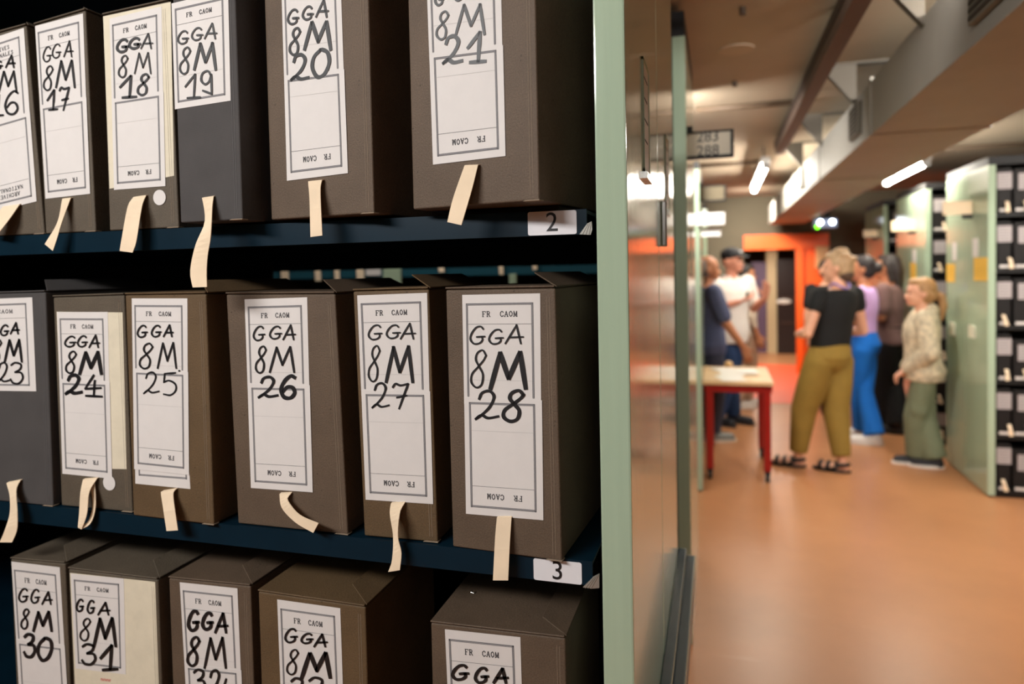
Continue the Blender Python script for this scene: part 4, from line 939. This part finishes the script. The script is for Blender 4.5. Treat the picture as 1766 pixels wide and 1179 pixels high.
def person(label, rz, H, feet, cfg):
    """feet: two (pixel, world heading degrees) for the person's left and right foot"""
    P = [on_z(f[0], 0) for f in feet]; loc = (P[0] + P[1]) / 2; loc.z = 0
    root = thing('person', label, 'person', loc, math.radians(rz), 'visitors at the end of the aisle')
    inv = Matrix.Rotation(-math.radians(rz), 3, 'Z'); g = cfg.get
    def w2l(v): return inv @ Vector(v)
    fl = [w2l(p - loc) for p in P]
    fyaw = [math.radians(f[1] - rz) for f in feet]
    pel = w2l((*g('pel', (0, 0)), 0)); top = pel + w2l((*g('lean', (0, 0)), 0))
    hs = g('head', 1.0)
    def body_pt(x, y, z):      # bend the upright body so the pelvis/neck offsets hold
        t = min(1, max(0, (z - .50 * 1) / .36)); o = pel.lerp(top, t); return Vector((x * H + o.x, y * H + o.y, z * H))
    skin = mat('skin_' + g('skin', 'fair'), {'fair': (222, 164, 134), 'tan': (192, 128, 92), 'pink': (226, 158, 132)}[g('skin', 'fair')], rough=.5, noise=.04, nscale=30)
    sw = g('w', 1.0)
    flesh = MB()
    flesh.rings([[body_pt(v.x, v.y, v.z) for v in ellring((0, yc, z), rx * sw * .96, ry * .94)] for z, rx, ry, yc in TORSO])
    sh = [body_pt(sx * .104 * sw, -.004, .80) for sx in (-1, 1)]
    flesh.capsule(body_pt(0, -.008, .80), body_pt(0, .004, .885), .036 * H, .030 * H)
    # head
    h = MB(); c = Vector((0, 0, .862))
    h.ell((0, .003, .935), (.047, .058, .060)); h.ell((0, .024, .900), (.036, .040, .038)); h.ell((0, .046, .876), (.018, .016, .014))
    h.capsule((0, .056, .926), (0, .066, .906), .005, .008); h.ell((-.008, .062, .905), (.006, .008, .005)); h.ell((.008, .062, .905), (.006, .008, .005))
    h.ell((0, .050, .944), (.030, .012, .007)); h.ell((0, .057, .889), (.015, .008, .0035)); h.ell((0, .056, .883), (.013, .008, .0035))
    for sx in (-1, 1): h.ell((sx * .047, -.002, .918), (.006, .013, .019), Matrix.Rotation(sx * .35, 3, 'Z')); h.ell((sx * .022, .042, .908), (.014, .014, .014))
    hy, hp = math.radians(g('yaw', 0)), math.radians(g('nod', 0))
    base = body_pt(0, 0, .862)
    HM = Matrix.Translation(base) @ Matrix.Rotation(hy, 4, 'Z') @ Matrix.Rotation(-hp, 4, 'X') @ Matrix.Scale(H * hs, 4) @ Matrix.Translation(-c)
    merge(flesh, xf(h, HM))
    # arms and hands
    arms = []
    for k, sx in ((0, -1), (1, 1)):
        e, w, d, n, cu = g('arms')[k]
        e, w = body_pt(*e), body_pt(*w)
        flesh.capsule(sh[k], e, .029 * H * g('limb', 1), .0225 * H * g('limb', 1)); flesh.capsule(e, w, .0235 * H * g('limb', 1), .0155 * H)
        d = Vector(d) if d else (w - e).normalized(); n = Vector(n)
        hand(flesh, w, d, Vector((-sx * 1.0, .5, .2)) if not g('thumb') else Vector(g('thumb')[k]), n, cu, H)
        arms.append((sh[k], e, w))
    # legs
    legs = []
    for k, sx in ((0, -1), (1, 1)):
        hip = body_pt(sx * .052, -.002, .50); f = Vector((math.sin(-fyaw[k]), math.cos(fyaw[k]), 0))
        ank = fl[k] - f * .035 * H + Vector((0, 0, .05 * H)); mid = hip.lerp(ank, .52)
        kn = mid + Vector((0, 1, 0)) * g('knee', .02) * H + f * .005 * H
        flesh.capsule(hip, kn, .042 * H, .032 * H); flesh.capsule(kn, kn.lerp(ank, .35), .033 * H, .032 * H); flesh.capsule(kn.lerp(ank, .35), ank, .032 * H, .020 * H)
        flesh.capsule(ank - Vector((0, 0, .026 * H)) - f * .012 * H, fl[k] + f * .062 * H + Vector((0, 0, .018 * H)), .021 * H, .015 * H)
        legs.append((hip, kn, ank, f, fl[k]))
    body = voxel(flesh, 'body', skin, root, .0075, 3)
    # shirt
    col, ropt = g('shirt'), g('shirt_opt', {})
    sm = ropt.get('mat') or mat('shirt_' + g('id'), col, rough=.85, noise=.06, nscale=22, bump=.25, bscale=14)
    s = MB(); ea = ropt.get('ease', .012); hem = ropt.get('hem', .47); neck = ropt.get('neck', .838)
    rg = []
    for z, rx, ry, yc in TORSO:
        if z < hem or z > neck: continue
        rg.append((z, rx * sw + ea + ropt.get('boxy', .0) * max(0, (.72 - z)), ry + ea + ropt.get('boxy', 0) * max(0, .72 - z) * .6, yc))
    z0 = hem; zz, rx, ry, yc = rg[0]; rg.insert(0, (z0, rx - .001, ry - .001, yc)); rg.insert(0, (z0 - .004, rx * .9, ry * .9, yc))
    s.rings([[body_pt(v.x, v.y, v.z) for v in ellring((0, yc, z), rx, ry)] for z, rx, ry, yc in rg])
    sl = ropt.get('sleeve', .55)
    for (a, e, w) in arms:
        ra = .029 * H * g('limb', 1) + ea * H * .9
        if sl <= 1: s.capsule(a, a.lerp(e, sl), ra, ra * .93)
        else: s.capsule(a, e, ra, .0225 * H + ea * H); s.capsule(e, e.lerp(w, sl - 1), .0235 * H + ea * H, .0165 * H + ea * H * .7)
    shirt = voxel(s, ropt.get('name', 'shirt'), sm, root, .008, 4)
    # trousers
    t = MB(); to = g('trousers_opt', {}); te = to.get('ease', .010)
    tm = mat('trousers_' + g('id'), g('trousers'), rough=.85, noise=.10, nscale=9, bump=.35, bscale=10)
    top_z = to.get('waist', .60)
    rg = [(z, rx * sw * .98 + te * .6, ry + te * .6, yc) for z, rx, ry, yc in TORSO if z < top_z]
    rg.append((top_z, rg[-1][1], rg[-1][2], rg[-1][3]))
    t.rings([[body_pt(v.x, v.y, v.z) for v in ellring((0, yc, z), rx, ry)] for z, rx, ry, yc in rg])
    cut = to.get('cut', 1.0)
    for sx_, (hip, kn, ank, f, fp) in zip((-1, 1), legs):
        rk, rc = to.get('knee', .046) * H, to.get('cuff', .042) * H
        t.tube([hip + Vector((-sx_ * .022 * H, 0, .085 * H)), hip + Vector((-sx_ * .012 * H, 0, .04 * H)), hip, hip.lerp(kn, .45), kn, kn.lerp(ank, .5 * cut), kn.lerp(ank, .97 * cut), kn.lerp(ank, .985 * cut)],
               [.040 * H, (.046 + te * .7) * H, (.047 + te) * H, (.047 + te) * H, rk, (rk + rc) / 2, rc, rc * .9], 18)
    if to.get('pocket'):
        hip, kn = legs[0][0], legs[0][1]; q = hip.lerp(kn, .75); t.ell(q + Vector((-.045 * H, .0, 0)), (.02 * H, .045 * H, .055 * H))
    voxel(t, 'trousers', tm, root, .008, 3)
    # shoes
    for k, (hip, kn, ank, f, fp) in enumerate(legs):
        sd = Vector((f.y, -f.x, 0)); so = g('shoes'); L = .078 * H
        if so.get('sandal'):
            u = MB(); ring = [];
            for i in range(20):
                a_ = 2 * math.pi * i / 20; ring.append(fp + f * (math.cos(a_) * L * 1.05 + .010 * H) + sd * math.sin(a_) * .029 * H * (1 + .15 * math.cos(a_)))
            u.rings([[p + Vector((0, 0, .002)) for p in ring], [p + Vector((0, 0, .022)) for p in ring]])
            for q0 in (.055, .022): # two bands over the foot
                u.tube([fp + f * q0 * H + sd * .030 * H + Vector((0, 0, .02)), fp + f * q0 * H + sd * .018 * H + Vector((0, 0, .036 * H)), fp + f * q0 * H - sd * .018 * H + Vector((0, 0, .036 * H)), fp + f * q0 * H - sd * .030 * H + Vector((0, 0, .02))], (.009 * H), 8)
            rr_ = []
            for i in range(13):
                a_ = 2 * math.pi * i / 12; rr_.append(ank + f * math.cos(a_) * .028 * H + sd * math.sin(a_) * .026 * H + Vector((0, 0, -.012 * H)))
            u.tube(rr_, .008 * H, 8)
            for sx in (-1, 1): u.tube([ank + sd * sx * .026 * H + Vector((0, 0, -.012 * H)), fp + f * .012 * H + sd * sx * .03 * H + Vector((0, 0, .02))], .007 * H, 8)
            u.build('sandal', mat('black_leather', (20, 18, 18), rough=.5), root, smooth=True)
        else:
            u = MB(); u.capsule(ank - Vector((0, 0, .012 * H)) - f * .006 * H, ank - Vector((0, 0, .024 * H)) - f * .012 * H, .028 * H, .030 * H)
            u.capsule(ank - Vector((0, 0, .024 * H)) - f * .010 * H, fp + f * .062 * H + Vector((0, 0, .022 * H)), .029 * H, .024 * H)
            ob = voxel(u, 'shoe', mat('shoe_' + g('id'), so['c'], rough=.6), root, .007, 3)
            v_ = MB(); ring = []
            for i in range(20):
                a_ = 2 * math.pi * i / 20; ring.append(fp + f * (math.cos(a_) * .088 * H + .008 * H) + sd * math.sin(a_) * .031 * H)
            v_.rings([[p + Vector((0, 0, .002)) for p in ring], [p + Vector((0, 0, .024)) for p in ring]]); v_.build('sole', mat('sole_' + g('id'), so.get('sole', (230, 226, 220)), rough=.6), ob, .004)
    # hair
    if g('hair'):
        kind, hc = g('hair'); a = MB()
        hm = mat('hair_' + g('id'), hc, rough=.55, noise=.3, nscale=60, stretch=(1, 1, .3), bump=.5, bscale=60)
        a.ell((0, -.010, .945), (.052, .056, .056)); a.ell((0, -.022, .915), (.047, .042, .045)); a.ell((0, .022, .975), (.038, .034, .022))
        if kind == 'wavy':
            rr = random.Random(5)
            for i in range(26):
                th_ = rr.uniform(0, 6.28); ph = rr.uniform(.05, 1.35); q = Vector((.050 * math.sin(ph) * math.cos(th_), -.012 + .054 * math.sin(ph) * math.sin(th_), .948 + .056 * math.cos(ph)))
                if q.y > .03 and q.z < .96: continue
                a.ell(q, (.014, .014, .012))
        if kind == 'long':
            a.tube([(0, -.035, .95), (0, -.052, .90), (0, -.056, .84), (0, -.058, .77)], [(.045, .03), (.046, .026), (.042, .02), (.026, .012)], 16)
            for sx in (-1, 1): a.capsule((sx * .046, -.01, .94), (sx * .046, -.03, .85), .014, .012)
        if kind == 'bun': a.ell((0, -.068, .93), (.03, .028, .03))
        if kind == 'tail':
            a.tube([(0, -.055, .925), (0, -.082, .905), (0, -.090, .86), (0, -.080, .79)], [.014, .020, .019, .006], 12); a.capsule((-.044, .0, .94), (-.04, -.04, .91), .010, .012); a.capsule((.044, .0, .94), (.04, -.04, .91), .010, .012)
        if kind == 'bald':
            a = MB(); a.ell((0, -.020, .918), (.053, .050, .044)); a.ell((0, -.026, .942), (.048, .046, .042))
        voxel(xf(a, HM), 'hair', hm, root, .007, 2)
        if g('nape'):
            b = MB(); b.ell((0, -.030, .893), (.042, .034, .034)); voxel(xf(b, HM), 'nape_hair', mat('nape_' + g('id'), g('nape'), rough=.6), root, .007, 2)
    if g('cap'):
        a = MB(); a.ell((0, -.002, .958), (.053, .061, .046)); a.ell((0, .062, .951), (.040, .045, .006), Matrix.Rotation(-.12, 3, 'X'))
        cp = voxel(xf(a, HM), 'cap', mat('black_cap', (24, 24, 30), rough=.8), root, .007, 2)
        xf(MB().ell((.0, .055, .975), (.012, .006, .009)), HM).build('cap_badge', mat('badge_white', (220, 220, 224), rough=.6), cp, smooth=True)
    if g('face', True):
        for sx in (-1, 1): xf(MB().ell((sx * .020, .053, .926), (.006, .005, .0038)), HM).build('eye', mat('eye_dark', (50, 34, 28), rough=.25), body, smooth=True)
        xf(MB().ell((0, .0625, .886), (.014, .005, .0045)), HM).build('mouth', mat('lips', (176, 96, 84), rough=.5), body, smooth=True)
    return root, body_pt, shirt, HM

DN = (0, 0, -1)
relaxR = ((.135, .01, .645), (.150, .06, .505), (0, .25, -1), (-1, 0, 0), .35)
relaxL = ((-.125, .01, .645), (-.130, .06, .505), (0, .25, -1), (1, 0, 0), .35)
# woman in black seen from behind
pA = person('person seen from behind in black cap-sleeve top, olive trousers and black sandals', 32, 1.69,
       (((1362, 803), 78), ((1438, 812), 70)), dict(id='a', pel=(.13, .02), lean=(.075, 0), skin='fair', w=.93, yaw=35, face=True, limb=1.0,
       arms=(((-.150, -.02, .63), (-.10, .10, .615), (.7, .8, .2), (.6, 0, -.6), .7), ((.150, -.02, .63), (.10, .10, .615), (-.7, .8, .2), (-.6, 0, -.6), .7)),
       shirt=(12, 12, 13), shirt_opt=dict(sleeve=.30, ease=.012, hem=.565, neck=.83, boxy=.12, name='top'), trousers=(140, 112, 44), trousers_opt=dict(ease=.018, knee=.058, cuff=.040, waist=.62, cut=.92),
       shoes=dict(sandal=True), hair=('wavy', (176, 144, 108)), nape=(84, 62, 48)))
rt, bp = pA[0], pA[1]; rg = []
for i in range(17):
    a_ = 2 * math.pi * i / 16; rg.append(bp(.040 * math.cos(a_), -.010 + .042 * math.sin(a_), .842 + .012 * math.cos(a_ * 2) - .02 * max(0, math.sin(a_))))
MB().tube(rg, .007, 8).build('lanyard', mat('lilac_ribbon', (150, 128, 200), rough=.6), rt, smooth=True)
# woman in lilac
person('person in lilac t-shirt and bright blue trousers, dark hair in a bun', 72, 1.67, (((1476, 753), 85), ((1495, 766), 80)),
       dict(id='b', pel=(.03, 0), lean=(-.01, 0), skin='tan', yaw=5, arms=(((-.13, .01, .645), (-.09, .12, .66), (.3, 1, .1), (0, 0, -1), .6), ((.125, .01, .65), (.07, .13, .66), (-.5, 1, .1), (0, 0, -1), .6)),
       shirt=(218, 178, 236), shirt_opt=dict(sleeve=.62, hem=.585, ease=.010), trousers=(10, 112, 212), trousers_opt=dict(ease=.006, knee=.040, cuff=.052, waist=.62),
       shoes=dict(c=(236, 232, 228)), hair=('bun', (34, 26, 28))))
# brown shirt
person('person in brown t-shirt and wide black trousers with long dark hair', 62, 1.68, (((1519, 742), 80), ((1538, 747), 75)),
       dict(id='c', pel=(.04, 0), lean=(-.02, 0), skin='tan', yaw=0, arms=(((-.14, -.0, .655), (-.03, .10, .65), (1, .1, .0), (0, -.3, -1), .5), ((.14, -.0, .655), (.04, .105, .66), (-1, .1, 0), (0, -.3, -1), .5)),
       shirt=(112, 84, 80), shirt_opt=dict(sleeve=.75, hem=.50, ease=.016), trousers=(12, 11, 13), trousers_opt=dict(ease=.014, knee=.060, cuff=.062),
       shoes=dict(c=(24, 22, 22), sole=(30, 28, 28)), hair=('long', (36, 26, 24))))
# child
M_HOOD = mat('patterned_fleece', (206, 192, 164), rough=.95, noise=.5, nscale=26, bump=.4, bscale=60)
pD = person('child in patterned beige hooded sweatshirt and sage cargo trousers, blond ponytail', 82, 1.45, (((1570, 800), 92), ((1600, 806), 84)),
       dict(id='d', pel=(.03, 0), lean=(-.01, .0), skin='fair', head=1.13, w=1.02, yaw=4, arms=(((-.150, -.02, .63), (-.045, .085, .515), (.5, .7, -.6), (.3, 0, -1), .6), ((.150, -.02, .63), (.04, .085, .515), (-.5, .7, -.6), (-.3, 0, -1), .6)),
       shirt=(196, 180, 150), shirt_opt=dict(sleeve=1.86, hem=.47, ease=.026, boxy=.05, name='sweatshirt', mat=M_HOOD), trousers=(116, 124, 98), trousers_opt=dict(ease=.014, knee=.060, cuff=.058, pocket=True),
       shoes=dict(c=(30, 30, 36)), hair=('tail', (168, 126, 82))))
hd = MB(); bp = pD[1]; hd.ell(bp(0, -.045, .835), (.085, .055, .06)); voxel(hd, 'hood', M_HOOD, pD[0], .008, 3)
# man in white polo
pE = person('person in white polo shirt, black cap and jeans, gesturing with both hands', -140, 1.78, (((1246, 733), -130), ((1275, 730), -115)),
       dict(id='e', pel=(0, 0), lean=(.02, 0), skin='pink', w=1.12, yaw=24, limb=1.1, arms=(((-.16, .01, .655), (-.13, .125, .715), (.1, .3, 1), (1, .2, 0), .15), ((.16, .0, .655), (.06, .13, .70), (-.8, .4, .3), (-.2, 0, 1), .45)),
       shirt=(236, 232, 226), shirt_opt=dict(sleeve=.72, hem=.47, ease=.016, boxy=.03, name='polo_shirt'), trousers=(26, 56, 98), trousers_opt=dict(ease=.008, knee=.045, cuff=.042),
       shoes=dict(c=(34, 36, 44), sole=(60, 58, 60)), cap=True, thumb=((0.6, -.6, .3), (0, .2, 1))))
MB().ell(pE[1](-.045, .083, .735), (.022, .012, .035)).build('emblem', mat('emblem_dark', (96, 100, 88), rough=.8), pE[2], smooth=True)
cl = MB(); q = []
for i in range(15):
    a_ = 2 * math.pi * i / 16 + math.pi / 2 + .2; q.append(pE[1](.044 * math.cos(a_), -.006 + .042 * math.sin(a_), .838 - .012 * max(0, math.sin(a_))))
cl.tube(q, (.016), 8).build('collar', mat('polo_collar', (232, 228, 222), rough=.85), pE[2], smooth=True)
# man in navy t-shirt
person('person in navy t-shirt with short grey hair standing behind the table end', -72, 1.70, (((1221, 756), -60), ((1240, 761), -75)),
       dict(id='f', pel=(-.02, 0), lean=(-.02, 0), skin='tan', w=1.1, yaw=-6, limb=1.1, arms=(relaxL, ((.135, .045, .645), (.145, .13, .515), (0, .4, -1), (-1, 0, 0), .5)),
       shirt=(80, 88, 120), shirt_opt=dict(sleeve=.78, hem=.44, ease=.016, boxy=.03), trousers=(58, 64, 84), trousers_opt=dict(ease=.010),
       shoes=dict(c=(120, 124, 120), sole=(214, 210, 200)), hair=('bald', (120, 112, 108))))
# third man, partly hidden
person('person in cream clothes with black hair half hidden behind the white polo shirt', -80, 1.62, (((1280, 704), -85), ((1296, 699), -70)),
       dict(id='g', skin='tan', yaw=0, arms=(relaxL, ((.125, .0, .65), (.12, .05, .51), None, (-1, 0, 0), .4)),
       shirt=(216, 200, 180), shirt_opt=dict(sleeve=1.5, hem=.48, ease=.014), trousers=(190, 160, 136), shoes=dict(c=(228, 222, 214)), hair=('short', (22, 18, 18))))
# person behind the woman in black
person('person in black almost hidden behind the olive-trousered visitor', -165, 1.66, (((1439, 712), -160), ((1426, 714), -175)),
       dict(id='h', skin='fair', yaw=0, arms=(relaxL, relaxR), pel=(-.02, 0), shirt=(12, 12, 14), shirt_opt=dict(sleeve=.6, ease=.014), trousers=(28, 26, 44), shoes=dict(c=(24, 24, 30), sole=(30, 30, 34)), hair=('short', (26, 22, 22))))
